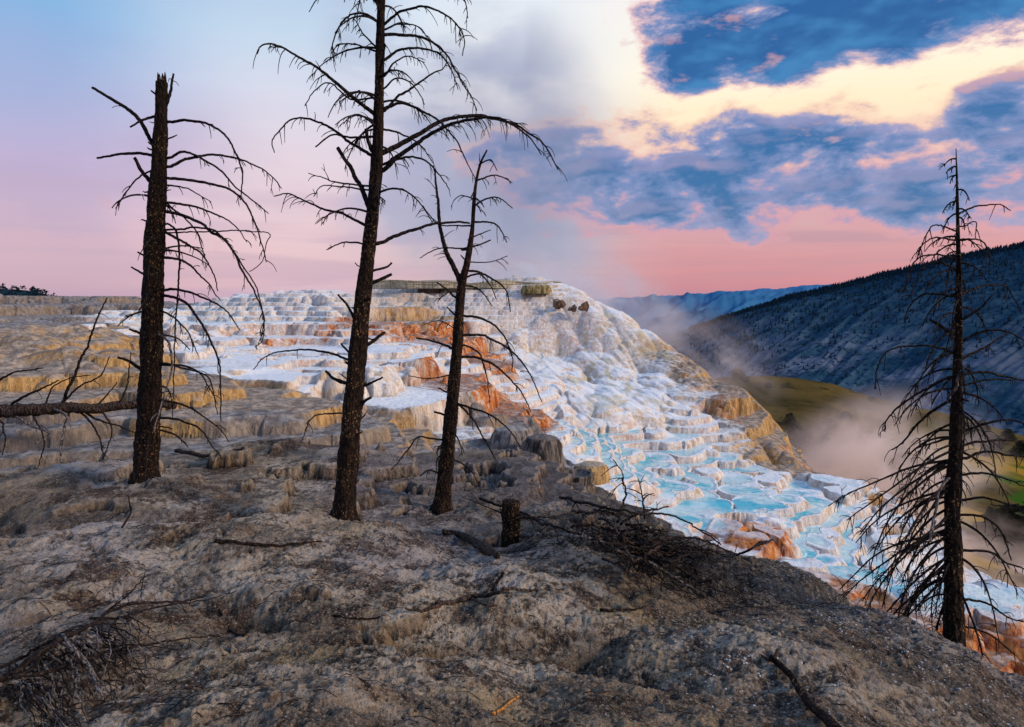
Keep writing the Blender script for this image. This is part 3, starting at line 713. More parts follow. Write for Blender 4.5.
def jitter(pts, amp):
    o = [pts[0]]; k = Vector((0, 0, 0)); tgt = Vector((0, 0, 0))
    for i, p in enumerate(pts[1:]):
        if i % 5 == 0: tgt = Vector([random.gauss(0, amp * 3.2) for _ in range(3)])
        k = k + (tgt - k) * .35
        o.append(p + k + Vector((random.gauss(0, amp), random.gauss(0, amp), random.gauss(0, amp))))
    return o
def twigs_on(mb, pts, n, ln, droop=1.0, t0=.25, r=.0035, fork=.5, up=.25):
    for _ in range(n):
        t = random.uniform(t0, 1.0) ; i = min(int(t * (len(pts) - 1)), len(pts) - 2)
        p = pts[i]; d = (pts[i + 1] - pts[i]).normalized()
        side = Vector((random.gauss(0, 1), random.gauss(0, 1), random.gauss(-.2, .6))); side = (side - side.dot(d) * d).normalized()
        v = (d * random.uniform(.3, .9) + side * random.uniform(.4, .9)); v.normalize()
        if random.random() < up: v.z = abs(v.z) * .6
        L = ln * random.uniform(.35, 1.2); seg = 6; q = [p.copy()]; g = droop * random.uniform(.5, 1.3)
        for k in range(seg):
            v = (v + Vector((random.gauss(0, .07), random.gauss(0, .07), -.30 * g))).normalized(); q.append(q[-1] + v * L / seg)
        mb.tube(q, r * 1.25, r * .6, 3, cap=False)
        if random.random() < fork:
            b = q[random.randint(1, 4)]; v2 = (v + Vector((random.gauss(0, .5), random.gauss(0, .5), random.gauss(.3, .3)))).normalized(); q2 = [b.copy()]
            for k in range(4): v2 = (v2 + Vector((0, 0, -.22 * g))).normalized(); q2.append(q2[-1] + v2 * L * .13)
            mb.tube(q2, r, r * .5, 3, cap=False)

class Snag:
    def __init__(s, label, cat, trunk, d, widths, group=None, sides=26, topcap=True, mat=None):
        s.d = d; s.px = d / FPX; widths = [w_ * .92 for w_ in widths]
        base = at(*trunk[-1], d); s.base = Vector(base)
        s.root = empty('dead_tree', base); tag(s.root, label, cat, group)
        # trunk runs from the base up
        P = [at(px, py, d) for px, py in trunk[::-1]]
        g = gz(base.x, base.y)
        P[0].z = min(P[0].z, g - .18)
        s.axis = crom(P, .035); s.w = widths[::-1]; n = len(s.axis)
        ws = [w_ * s.px / 2 for w_ in s.w]; zs = [p.z for p in P]
        def rf(k):
            z = s.axis[int(k * (n - 1))].z
            return float(np.interp(z, zs, ws)) * (1 + .22 * math.exp(-max(0, z - g) / .07))
        ph = [random.uniform(0, 6) for _ in range(6)]
        def r2(k, an, i):
            z = s.axis[i].z
            return 1 + .07 * math.sin(3 * an + ph[0] + z * 1.2) + .05 * math.sin(7 * an + ph[1] + 2.2 * math.sin(z * 2 + ph[2])) + random.uniform(-.055, .055) + .05 * math.sin(z * 9 + 2 * an) + .28 * max(0, math.sin(4 * an + ph[3]) + .4 * math.sin(3 * an + ph[4])) * math.exp(-max(0, z - g) / .12)
        mb = MB(); mb.tube(s.axis, 0, 0, sides, rfun=rf, rfn2=r2)
        s.mat = mat or M_BARK
        mb.build('trunk', s.mat, s.root, s.base)
        s.zs, s.ws = zs, ws
    def rad(s, z): return float(np.interp(z, s.zs, s.ws))
    def axis_at_px(s, py):
        return min(s.axis, key=lambda p: abs((363.5 - FPX * ((p.z * CP + p.y * SP) / (p.y * CP - p.z * SP))) - py))
    def branch(s, pts, w0=3.2, w1=1.1, tw=6, twl=.22, k=None, mat=None, droop=1., t0=.25, up=.25, rough=.10):
        k = random.uniform(-.7, .7) if k is None else k
        x0 = pts[0][0]; ax = s.axis_at_px(pts[0][1])
        P = [ax.copy()]
        for i, (px, py) in enumerate(pts):
            dist = math.hypot(px - x0, .6 * (py - pts[0][1])) * s.px
            P.append(at(px, py, s.d + k * dist))
        ax2 = ax + (P[1] - ax).normalized() * s.rad(ax.z) * .5; P[0] = ax2
        q = crom(P, .03 if s.d > 7 else .025); q = jitter(q, .0022)
        mb = MB(); r0 = w0 * s.px / 2; r1 = w1 * s.px / 2
        mb.tube(q, r0, r1, 7, rough)
        if tw: twigs_on(mb, q, tw, twl, droop, t0, r=.45 * s.px, up=up)
        o = mb.build('branch', mat or M_TWIG, s.root, s.base); return o
    def grow(s, py, az, L, el=.15, droop=.5, w0=2.6, w1=.9, tw=5, twl=.18, mat=None):
        """a branch grown in 3-D from the trunk at height py, azimuth az (0 = right, 90 = away)"""
        p = s.axis_at_px(py).copy(); v = Vector((math.cos(R(az)), math.sin(R(az)), el)).normalized(); p = p + v * s.rad(p.z) * .5
        q = [p]; N = max(6, int(L / .045)); wob = random.uniform(-1, 1) * .5 / N
        for i in range(N):
            v = (v + Vector((-v.y * wob + random.gauss(0, .035), v.x * wob + random.gauss(0, .035), -droop * 1.6 / N + random.gauss(0, .03)))).normalized(); q.append(q[-1] + v * L / N)
        mb = MB(); mb.tube(q, w0 * s.px / 2, w1 * s.px / 2, 6, .1)
        if tw: twigs_on(mb, q, tw, twl, .8, .2, r=.42 * s.px)
        mb.build('branch', mat or M_TWIG, s.root, s.base)
    def stubs(s, n, y0, y1, L=(.05, .16)):
        for _ in range(n):
            py = random.uniform(y0, y1); p = s.axis_at_px(py).copy(); a = random.uniform(0, 360)
            v = Vector((math.cos(R(a)), math.sin(R(a)), random.uniform(-.3, .9))).normalized(); r = s.rad(p.z); l = r + random.uniform(*L)
            mb = MB(); q = [p + v * r * .5, p + v * (r + l) * .55, p + v * l + Vector((0, 0, random.uniform(-.02, .03)))]
            mb.tube(q, random.uniform(.008, .016), random.uniform(.003, .009), 6, .15); mb.build('branch_stub', M_TWIG, s.root, s.base)

# ---- the broken-topped snag on the left
random.seed(11)
T1 = Snag('thick dead tree with a snapped-off blunt top and drooping bare branches, leftmost standing tree', 'dead tree',
  [(162,82),(160,150),(155,230),(152,300),(150,400),(145,486)], 9.5, [11,14,20,21,23,26])
B = [([(154,147),(140,120),(125,107),(108,97),(92,88)],4.4,2.6,1),([(153,117),(140,121),(129,127)],3,1.6,1),([(153,155),(130,153),(112,155),(97,158)],3.2,2,0),
 ([(152,183),(143,172),(133,158)],4.2,3.2,0),([(152,170),(140,177),(128,190),(116,208)],2,.9,4),([(166,105),(170,92),(174,74)],3.8,1.8,3),([(156,95),(150,91)],2.4,1.6,0),
 ([(170,122),(195,121),(212,126),(228,140),(238,158),(242,180),(240,200)],3,1,9),([(170,158),(183,152),(200,157),(220,170),(238,190),(258,205),(269,214)],2.8,1,8),
 ([(170,166),(190,158),(215,155),(240,159),(262,168),(275,180),(281,188)],3.2,1,10),([(170,178),(190,180),(215,185),(232,190),(243,200),(250,213),(258,230),(266,262)],3.2,1,10),
 ([(168,203),(190,206),(210,212),(228,220),(240,232),(247,242)],2.8,.9,7),([(168,212),(190,218),(210,230),(228,243),(245,275),(262,310),(263,340),(255,347)],3.4,1,12),
 ([(168,186),(190,190),(210,202)],2,.8,4),([(165,232),(180,240),(200,253),(212,272),(218,292)],3,.9,6),([(166,258),(185,262),(205,280),(220,300)],3,1,5),
 ([(163,290),(180,290),(205,298),(225,310),(240,330)],3,1,6),([(163,295),(185,302),(205,330),(218,360),(220,390),(221,422)],3.2,1,8),([(163,335),(178,338),(190,350)],2.4,1,2),
 ([(160,362),(190,370),(210,380),(218,415)],2.4,.9,4),([(162,365),(185,366),(200,374),(210,390),(218,405)],2.4,.9,4),([(162,400),(185,405),(205,418),(220,430),(228,442)],2.8,.9,4),
 ([(162,418),(180,420),(200,428),(215,450),(222,460)],2.8,.9,5),([(160,430),(175,435),(188,448)],2.6,1,2),([(146,256),(138,252)],2.6,1.6,0),([(146,275),(132,267)],2.8,1.6,0),
 ([(143,335),(130,330)],3.2,2,0),([(142,370),(130,362),(117,357)],4,2.4,0),([(208,229),(228,245),(240,262),(257,290),(264,325),(258,345)],2.2,.8,6),([(262,232),(267,245),(262,262),(250,272)],1.6,.8,2),
 ([(170,225),(178,238),(178,290),(175,340),(172,420)],2.2,1,6),([(160,196),(180,215),(196,232),(206,262)],2.2,.9,5),([(160,310),(175,318),(188,332),(198,356)],2.2,.9,4)]
for pts, a, b, t in B: T1.branch(pts, a, b, t, .20, k=random.uniform(-.5, .5))
T1.branch([(155,333),(168,343),(172,368),(163,400),(153,432)], 2.6, 1.2, 4, .15, k=-.9, mat=M_GREY)
for i in range(14): T1.grow(random.uniform(150, 440), random.choice([70, 90, 110, 250, 270, 290]) + random.uniform(-15, 15), random.uniform(.35, 1.1), random.uniform(-.1, .4), random.uniform(.5, 1.1), 2.4, .9, 4)
T1.stubs(22, 100, 440)
# splintered break at the top
mb = MB(); tp = T1.axis[-1]
for i in range(7):
    a = i * .9; o = Vector((math.cos(a), math.sin(a), 0)) * T1.rad(tp.z) * .62; h = random.uniform(.05, .16)
    mb.tube([tp + o - Vector((0, 0, .05)), tp + o + Vector((0, 0, h * .6)), tp + o * 1.05 + Vector((0, 0, h))], .026, .004, 5, .2)
mb.build('splintered_top', M_BARK, T1.root, T1.base)

# ---- the tall snag running out of the top of the picture
random.seed(22)
T2 = Snag('tallest dead tree, top cut by the upper edge, long arching branch to the right', 'dead tree',
  [(385,-110),(382,-40),(381,0),(379,100),(377,165),(371,230),(363,300),(353,400),(347,470),(342,528)], 8.3, [3,6,8,10,12.5,13.5,17,20,22,25])
B = [([(374,115),(345,90),(320,70),(295,55),(275,45),(262,45),(257,54)],4.2,1.2,20,.26),([(350,98),(330,84),(315,90),(304,106)],2,.9,3,.15),([(371,155),(345,138),(325,125),(300,118),(285,125),(273,140),(275,152)],3.6,1,10,.2),
 ([(345,137),(330,135),(315,147)],2.4,1.4,2,.12),([(369,207),(358,180),(345,160),(338,147)],5.2,3.6,0,0),([(372,150),(367,138),(365,128)],5,3,0,0),
 ([(366,226),(345,215),(325,210),(305,200),(288,193),(273,196)],3.2,1,10,.2),([(366,186),(345,184),(325,180),(308,173)],2.2,.8,6,.16),([(366,190),(340,186),(322,186),(313,197)],2,.8,6,.16),
 ([(378,22),(365,14),(350,15),(340,25),(333,45),(334,62)],2.4,.9,9,.2),([(378,48),(365,35),(355,20)],2.2,.9,6,.15),([(378,52),(355,44),(340,45),(332,55)],2.2,.9,9,.18),
 ([(376,-8),(345,-18),(320,-5),(308,12)],2.6,.9,8,.2),([(376,0),(362,-8),(350,-4)],2.2,.9,5,.2),
 ([(384,25),(400,12),(420,5),(440,12),(455,22),(464,38),(463,56)],2.8,.9,16,.22),([(384,30),(400,24),(418,28),(430,40)],2.2,.8,8,.2),([(384,35),(405,34),(425,38),(445,52),(458,75),(470,95),(477,110)],3.4,.9,22,.24),
 ([(384,60),(400,50),(420,48),(440,55),(452,72),(458,90)],3,.9,16,.2),([(384,76),(395,62),(410,57),(425,62)],2.2,.8,7,.15),([(384,110),(400,95),(420,82),(443,68),(447,60)],3.2,1,6,.15),
 ([(384,88),(395,80),(410,82),(420,95),(425,105)],2,.8,6,.15),([(384,108),(400,104),(420,110),(440,122),(455,140),(468,165),(475,178)],3,.9,12,.2),
 ([(384,152),(410,140),(435,124),(460,117),(485,116),(510,122),(530,134),(545,147),(558,170)],5.4,1.2,34,.26),([(383,170),(400,155),(425,138),(450,125),(480,118),(505,121),(528,136),(541,155)],5,1,22,.24),
 ([(384,165),(405,157),(425,160),(440,175),(450,190)],3,.9,9,.18),([(384,130),(400,134),(420,145),(432,162)],2.4,.8,6,.16),([(378,243),(405,233),(430,225),(455,222),(470,224)],4,2,2,.12),
 ([(384,-8),(410,-25),(440,-20),(462,-5),(468,18)],2.6,.9,14,.2),([(384,-45),(410,-60),(435,-45),(448,-25)],2.4,.9,10,.2),([(384,-60),(350,-70),(330,-50)],2.4,.9,10,.2),
 ([(382,100),(370,98),(358,106)],1.8,.9,2,.1),([(370,285),(381,280),(392,274)],4.4,3,0,0),([(370,272),(384,268),(391,263)],3,2,0,0),([(366,345),(378,337),(384,333)],4.4,3,0,0),([(362,386),(373,382),(382,378)],3.4,2,0,0),
 ([(357,412),(364,402),(371,398)],4.4,2.6,0,0),([(357,322),(347,306),(337,294)],3.2,2,0,0),([(356,365),(350,352),(342,343)],3.2,2,0,0),([(350,384),(338,380),(325,371)],4.4,2.6,0,0),
 ([(352,362),(330,353),(300,350),(270,355),(253,370)],2.8,.9,3,.15),([(348,413),(325,414),(310,420),(303,440)],2,.9,3,.15),([(364,245),(345,243),(326,250)],2.2,1,2,.12),([(344,440),(352,438),(362,432)],2.6,1.6,0,0)]
for pts, a, b, t, tl in B: T2.branch(pts, a, b, t, tl, k=random.uniform(-.5, .5))
for i in range(22): T2.grow(random.uniform(0, 235), random.uniform(0, 360), random.uniform(.35, .95), random.uniform(.1, .8), random.uniform(.6, 1.3), 2.4, .8, 9, .16)
T2.stubs(26, 170, 500)

# ---- the thin forked snag
random.seed(33)
T3 = Snag('slim dead tree forking into two thin leaders, right of the tallest dead tree', 'dead tree',
  [(487,150),(480,165),(475,190),(472,230),(467,262),(461,290),(457,350),(451,420),(440,500)], 11, [1.6,2.4,3.4,4.5,7,9,11.5,14.5,18])
T3.branch([(461,282),(456,270),(446,252),(440,225),(437,190),(433,165)], 6, 1.5, 10, .25, k=.15, droop=.6)
B = [([(477,180),(495,175),(512,183)],2,.9,4),([(474,205),(495,197),(513,208)],2,.9,5),([(474,222),(495,224),(507,242)],2.4,.9,4),([(479,165),(490,160),(497,170)],1.8,.8,3),([(475,200),(462,195),(455,200)],1.6,.8,3),
 ([(441,225),(430,215),(423,205)],1.8,.8,4),([(442,248),(430,252),(420,258)],1.8,.9,3),([(465,270),(485,275),(505,290),(511,312)],2.8,1,4),([(464,278),(480,275),(490,285),(496,300)],2.4,1,3),
 ([(462,285),(480,290),(492,306)],2.2,.9,2),([(463,315),(485,320),(503,335),(511,355),(512,372)],2.8,1,4),([(463,335),(485,336),(510,350),(530,375),(542,402)],3,1,5),([(461,357),(480,358),(500,370),(520,390),(531,412)],3,1,4),
 ([(461,345),(475,350),(485,370),(490,402)],2.2,.9,3),([(455,349),(435,342),(416,338)],3,1.6,2),([(457,298),(445,288),(437,282)],2.6,1.4,1),([(457,317),(447,307)],2.4,1.4,0),([(452,402),(470,408),(490,415),(510,430),(520,447)],2.8,1,4),
 ([(452,400),(470,415),(485,440),(497,462)],2.6,1,3),([(447,415),(434,412)],3,2,0),([(448,392),(438,388)],2.6,1.4,0),([(446,440),(430,438),(418,437),(408,450),(392,470)],2.4,1,3),([(450,375),(425,378),(408,376)],1.6,.8,1),
 ([(462,250),(478,245),(490,240)],2.4,1.4,2),([(468,240),(480,234),(490,230)],1.8,.9,1),([(466,262),(490,262),(508,256)],1.4,.8,2),([(458,330),(440,320),(425,324)],1.4,.8,2),([(452,458),(470,470),(480,486)],2,1,2),([(444,478),(430,470),(420,476)],2.4,1.2,1)]
for pts, a, b, t in B: T3.branch(pts, a, b, t, .22, k=random.uniform(-.6, .6))
for i in range(12): T3.grow(random.uniform(180, 470), random.choice([60, 90, 120, 240, 270, 300]), random.uniform(.25, .8), random.uniform(0, .5), random.uniform(.6, 1.2), 2, .8, 3, .18)
T3.stubs(16, 250, 480)

# ---- the dense snag at the right
random.seed(44)
T4 = Snag('dead spruce with a pointed top and dense hanging branches, rightmost standing tree', 'dead tree',
  [(956,148),(957,180),(958,230),(959,290),(958,350),(955,450),(952,500),(953,560),(955,655)], 6.6, [.7,2.2,3.6,6,8.5,13,15.5,17.5,22])
B = [([(959,213),(975,206),(1000,205),(1010,210)],2.2,1,2),([(957,232),(935,225),(925,235),(919,250)],1.8,.9,3),([(956,240),(935,237),(922,245),(915,262)],2,.9,4),([(961,225),(975,222),(976,238)],1.6,.8,2),
 ([(960,240),(980,240),(990,255),(989,275)],2,.9,3),([(956,268),(930,262),(915,285),(912,300)],2,.9,4),([(952,296),(925,294),(908,308),(904,325)],2.6,1,5),([(952,352),(925,345),(890,350),(877,370),(875,388)],2.6,1,4),
 ([(956,258),(935,255),(915,262),(905,290)],2.2,.9,4),([(952,333),(940,325),(930,320)],3.4,2.6,0),([(963,295),(985,285),(1008,288),(1022,315)],2.6,1,4),([(964,340),(985,330),(1008,333),(1030,345)],2.8,1.2,4),
 ([(964,358),(985,348),(1008,333)],3.4,1.4,3),([(960,320),(980,308),(992,295)],3,1.4,2),([(962,375),(985,372),(1010,378),(1035,382)],3,1.4,5),([(962,385),(990,380),(1015,380)],2.6,1.2,4),
 ([(950,378),(925,390),(900,405),(888,420),(884,432)],3.2,1.2,9),([(950,400),(925,415),(905,440),(892,450)],3.4,1.4,8),([(946,438),(930,443),(914,450)],3,1.2,4),([(962,432),(985,423),(1010,420),(1030,425)],3.2,1.4,6),
 ([(962,447),(990,440),(1030,441)],3,1.6,5),([(962,457),(985,452),(1010,455),(1032,458)],3.2,1.6,6),([(963,475),(985,473),(1010,480),(1030,490)],3,1.2,5),([(963,500),(985,498),(1010,505),(1030,508)],3,1.4,6),
 ([(962,515),(985,518),(1003,535),(1011,560)],3,1.2,8),([(963,550),(990,552),(1012,565),(1030,570)],3.2,1.4,8),([(963,600),(985,602),(1010,618),(1030,622)],3,1.2,7),([(962,625),(990,635),(1015,655)],2.6,1.2,5)]
for pts, a, b, t in B: T4.branch(pts, a, b, t, .17, k=random.uniform(-.5, .5))
T4.branch([(948,402),(956,385),(964,366)], 3, 2, 0, .1, k=-.9, mat=M_GREY)
T4.branch([(936,520),(930,540),(940,490),(952,476)][::-1], 3, 2, 2, .1, k=-.9, mat=M_GREY)
yy = 160.
cnt = 0
while yy < 632 and cnt < 74:
    az = random.uniform(0, 360); tt = (yy - 160) / 480
    L = (.13 + .42 * min(1, tt * 2.6) + .62 * max(0, tt - .25)) * random.uniform(.65, 1.2)
    T4.grow(yy, az, L, .35 - .75 * tt + random.uniform(-.15, .2), .95 + .5 * random.random(), 1.8 + 1.4 * tt, .9, int(4 + 13 * tt), .08 + .12 * tt)
    yy += random.uniform(4.6, 8.2); cnt += 1
for i in range(18): # the skirt of hanging branches low on its left side
    T4.grow(random.uniform(440, 575), random.uniform(140, 225), random.uniform(.9, 1.5), random.uniform(-.7, -.1), random.uniform(.35, .9), 3.0, 1.1, 20, .18)
T4.stubs(12, 300, 600, (.03, .08))
# ------------------------------------------------------------------ things lying on the ground
NRAY = 260
def on_ground(px, py, lift=0., dmin=2., dmax=22.):
    r = ray(px, py); t = np.geomspace(dmin, dmax, NRAY); X = r[0] / r[1] * t; Z = r[2] / r[1] * t
    zz = np.maximum(hill(X, t), mound(X, t)) + lift
    i = int(np.argmax(zz >= Z)) if (zz >= Z).any() else NRAY - 1
    return Vector((X[i], t[i], float(zz[i])))
def lay(mb, pts, w0, w1, lift=.03, sides=8, rough=.12, tw=0, twl=.15, droop=.5, noise=.004, lifts=None):
    P = [on_ground(px, py, (lifts[i] if lifts else lift)) for i, (px, py) in enumerate(pts)]
    q = jitter(crom(P, .04), noise); s_ = P[0].y / FPX
    mb.tube(q, w0 * s_ / 2, w1 * s_ / 2, sides, rough)
    if tw: twigs_on(mb, q, tw, twl, droop, .1, r=.5 * s_)
    return P[0]
def branchy(name, label, cat, main, subs, group=None, mat=None, part='branch', **kw):
    """a fallen limb: main stem and side branches, each a mesh of its own"""
    mb = MB(); base = lay(mb, *main, **kw)
    root = empty(name, base); tag(root, label, cat, group)
    mb.build('stem', mat or M_LOG, root, base)
    for sbs in subs:
        mb = MB(); lay(mb, *sbs[:3], **(sbs[3] if len(sbs) > 3 else {})); mb.build(part, sbs[4] if len(sbs) > 4 else (mat or M_TWIG), root, base)
    return root, base
random.seed(55)
# --- charred stump
def stump():
    d = 8.9; s_ = d / FPX; b = at(511, 541, d); g = gz(b.x, b.y); b.z = min(b.z, g)
    root = empty('tree_stump', b); tag(root, 'short charred tree stump standing upright beside the fallen brush', 'stump')
    top = at(512, 503, d); H = top.z - b.z + .02; mb = MB(); r = 9.5 * s_
    ax = [Vector((b.x + .01 * math.sin(i), b.y, b.z - .15 + (H + .15) * i / 14)) for i in range(15)]
    mb.tube(ax, 0, 0, 22, rfun=lambda k: r * (1.25 - .3 * min(1, k * 3)), rfn2=lambda k, an, i: 1 + .06 * math.sin(5 * an + 1) + .04 * math.sin(11 * an) + random.uniform(-.04, .04))
    mb.build('trunk', M_BARK, root, b)
    mb = MB()
    for i in range(6):
        a = i * 1.3; o = Vector((math.cos(a), math.sin(a), 0)) * r * random.uniform(.3, .8); h = random.choice([.015, .02, .03, .07])
        mb.tube([ax[-1] + o - Vector((0, 0, .04)), ax[-1] + o + Vector((0, 0, h * .6)), ax[-1] + o + Vector((0, 0, h))], .024, .006, 5, .2)
    mb.build('splintered_top', M_BARK, root, b)
    mb = MB(); p0 = ax[10]; mb.tube([p0, p0 + Vector((-.18, -.05, .10)), p0 + Vector((-.42, -.1, .22)), p0 + Vector((-.62, -.1, .30))], .014, .004, 6, .1); twigs_on(mb, [p0 + Vector((-.18, -.05, .10)), p0 + Vector((-.42, -.1, .22)), p0 + Vector((-.62, -.1, .30))], 4, .2, .3, 0, r=.004)
    mb.build('branch', M_TWIG, root, b)
stump()
# --- fallen trunk at the left, propped up on its own branches
def fallen_left():
    d = 12.2; s_ = d / FPX
    def A(px, py, k=0.): return at(px, py, d + k)
    b = A(-60, 413); root = empty('fallen_tree', A(60, 440)); org = Vector(A(60, 440))
    tag(root, 'dead fallen trunk lying level behind the leftmost tree, bare branches sticking up', 'fallen tree')
    mb = MB(); q = jitter(crom([A(-70, 416), A(-20, 411), A(40, 409), (A(95, 408)), A(140, 405, .1), A(176, 404, .3)], .05), .006)
    mb.tube(q, 8 * s_, 3.6 * s_, 14, .12); mb.build('trunk', M_LOG, root, org)
    L = [([(62,404),(78,366),(95,322),(108,298)],3.4,1.2,3,-.3),([(62,402),(82,385),(100,375),(110,356)],2.2,.9,1,-.4),([(12,404),(35,392),(60,380)],3,1.2,2,-.5),([(-6,384),(15,372),(45,368)],2.4,1,2,-.3),
      ([(98,404),(108,392),(117,382)],2,.9,1,.3),([(70,410),(66,425),(60,452)],2.2,1,3,-.5),([(8,410),(30,425),(50,434),(34,446)],2.6,1.2,3,-.6,1),([(78,410),(92,425),(101,445),(104,474)],2.4,1,4,-.5),
      ([(52,406),(68,418),(61,440),(63,468)],3,1.4,3,-.9,1),([(85,412),(110,424),(136,432)],2.6,1,3,.2),([(30,410),(45,440),(38,470)],2,.9,3,-.4),([(98,408),(112,430),(104,458)],2,.9,3,-.2),([(-10,412),(5,430),(2,455)],2.4,1,3,-.5),([(120,404),(128,380),(131,352)],2,.9,3,.3),
      ([(45,404),(52,388),(70,378),(92,376)],1.8,.8,1,.1)]
    for l in L:
        P = [A(px, py, l[4] * i / (len(l[0]) - 1)) for i, (px, py) in enumerate(l[0])]
        mb = MB(); qq = jitter(crom(P, .04), .004); mb.tube(qq, l[1] * s_ / 2, l[2] * s_ / 2, 7, .1); twigs_on(mb, qq, l[3], .2, .5, .2, r=.006); mb.build('branch', M_GREY if len(l) > 5 else M_TWIG, root, org)
fallen_left()
# --- brush at the lower left: a dead bough with a fan of fine twigs
def bough():
    root, b = branchy('fallen_bough', 'dead bough with a fan of fine grey twigs in the lower left corner', 'fallen branch',
      ([(-40,700),(0,682),(50,650),(90,624),(120,609),(165,602),(205,598)], 9, 2.0), [], lifts=[.24,.25,.24,.21,.18,.13,.07], mat=M_TWIG, tw=14, twl=.22)
    M = [([(-30,696),(30,678),(70,667),(110,655),(150,643),(200,638),(232,637)],5,1.2,[.2,.18,.15,.12,.08,.05,.03]),([(-10,690),(30,672),(60,640),(85,628),(130,622)],5,1.4,[.2,.2,.18,.14,.1]),([(0,672),(20,660),(60,640),(78,632)],4,1.4,[.14,.15,.15,.1]),
      ([(90,622),(118,618),(150,612),(190,606),(233,597)],3,1,[.14,.12,.1,.07,.05]),([(105,616),(125,600),(147,577)],2.6,1,[.14,.2,.26]),([(-10,685),(40,660),(120,645),(180,650)],4,1.2,[.15,.13,.1,.05]),
      ([(-20,690),(12,688),(30,690)],7,4,[.25,.22,.2])]
    for i, m_ in enumerate(M):
        mb = MB(); lay(mb, m_[0], m_[1], m_[2], lifts=m_[3], tw=10, twl=.16); mb.build('branch', M_GREY if i in (6,) else M_TWIG, root, b)
    for i in range(70):
        t = random.random(); x0 = 10 + 120 * t + random.uniform(-8, 8); y0 = 676 - 62 * t + random.uniform(-6, 12)
        L = random.uniform(35, 95) * (1.1 - .5 * t); a = random.uniform(.5, 1.5); x1 = x0 + L * math.cos(a); y1 = y0 + L * math.sin(a)
        c = random.uniform(-12, 12); mb = MB()
        lay(mb, [(x0, y0), ((x0 + x1) / 2 + c, (y0 + y1) / 2 - abs(c) * .6), (x1, y1)], 2.0, .8, lifts=[.16, .12 + random.uniform(-.05, .06), .015], sides=4, tw=2, twl=.08)
        mb.build('twig', M_GREY if random.random() < .4 else M_TWIG, root, b)
    P = on_ground(55, 652, .12)
    for i in range(3):
        mb = MB(); lay(mb, [(55 + i, 636 + 3 * i), (68 + 3 * i, 645 + i * 4), (86 + 3 * i, 662 + 5 * i), (102 + 2 * i, 690 + 6 * i)], 3.2, 1.5, lifts=[.2, .22, .16, .05], sides=6); mb.build('branch', M_GREY, root, b)
bough()
# --- tangle of fallen branches in the middle
def tangle():
    b = on_ground(640, 545); root = empty('brush_pile', b); tag(root, 'tangled dark pile of fallen dead branches on the slope edge', 'brush pile')
    S = [([(520,538),(560,537),(600,545),(650,565),(700,592)],4,1.8,[.05,.2,.25,.2,.05],1),([(600,545),(650,552),(690,575),(720,592),(745,588)],3.4,1.5,[.3,.3,.25,.12,.1]),([(617,524),(626,497),(622,477),(613,460)],3,1,[.1,.4,.7,.9]),([(620,526),(641,513),(667,507)],3.2,1.4,[.1,.35,.45]),
      ([(645,520),(643,494),(638,478)],2.4,.9,[.1,.45,.65]),([(480,500),(520,515),(560,530),(600,540)],3,1.4,[.1,.2,.2,.1]),([(560,500),(620,512),(680,520),(720,545)],3,1.2,[.2,.3,.3,.1]),([(640,548),(690,540),(740,555)],3,1.4,[.3,.35,.05])]
    for m_ in S:
        mb = MB(); lay(mb, m_[0], m_[1], m_[2], lifts=m_[3], tw=9, twl=.3); mb.build('branch', M_GREY if len(m_) > 4 else M_TWIG, root, b)
    for i in range(58):
        x0 = min(random.gauss(622, 40), 690); y0 = 512 + (x0 - 560) * .30 + random.gauss(10, 13); a = random.gauss(.35, .75); L = random.uniform(30, 80)
        x1 = x0 + L * math.cos(a); y1 = y0 + L * math.sin(a) * .5
        lim = 470 + (max(x0, x1) - 560) * .47
        y0 = max(y0, lim + 6); y1 = max(y1, lim + 12)
        mb = MB(); h = random.uniform(.08, .42)
        lay(mb, [(x0, y0), ((x0 + x1) / 2, (y0 + y1) / 2 + random.uniform(-8, 8)), (x1, y1)], random.uniform(1.6, 3.6), 1.0, lifts=[random.uniform(0, .25), h, random.uniform(0, .15)], sides=5, tw=4, twl=.22)
        mb.build('branch', M_TWIG if random.random() < .6 else M_LOG, root, b)
tangle()
def one(name, label, cat, pts, w0, w1, mat, lift=.03, **kw):
    mb = MB(); b = lay(mb, pts, w0, w1, lift, **kw); o = mb.build(name, mat, None, b); o.location = b; tag(o, label, cat); return o
one('fallen_branch', 'thick smooth dead branch lying downhill at the lower right', 'fallen branch', [(770,657),(782,668),(795,684),(812,706),(838,735)], 7, 9, M_BARK, .05, noise=.003)
one('broken_twig', 'short broken twig stub beside the top of the thick branch', 'twig', [(778,650),(772,660),(764,655)], 4, 2, M_LOG, .03)
root, b = branchy('fallen_branch', 'long pale crooked branch lying across the middle of the slope', 'fallen branch', ([(436,607),(470,599),(500,592),(530,591),(562,590)], 6, 2), [([(470,600),(485,606),(500,607)],3,1.4),([(492,592),(498,583),(503,577)],4,3,dict(lifts=[.03,.1,.16])),([(440,606),(425,611),(405,612)],4,2)], mat=M_LOG)
one('fallen_branch', 'straight dark stick on the ground left of the tallest tree foot', 'fallen branch', [(215,541),(250,545),(290,546),(322,544)], 4.5, 2, M_BARK, .025)
one('fallen_branch', 'pale barkless stick behind the foot of the leftmost tree', 'fallen branch', [(176,452),(205,456),(245,451)], 4.5, 2, M_LOG, .05)
one('wood_splinter', 'bright orange freshly split piece of wood near the lower edge', 'wood splinter', [(492,715),(503,709),(519,696)], 3.5, 3, M_RED, .02, noise=.001)
one('forked_twig', 'small dark forked twig on bare ground beyond the bough tips', 'twig', [(219,614),(230,628),(243,634),(250,627)], 2.6, 1.6, M_BARK, .02)
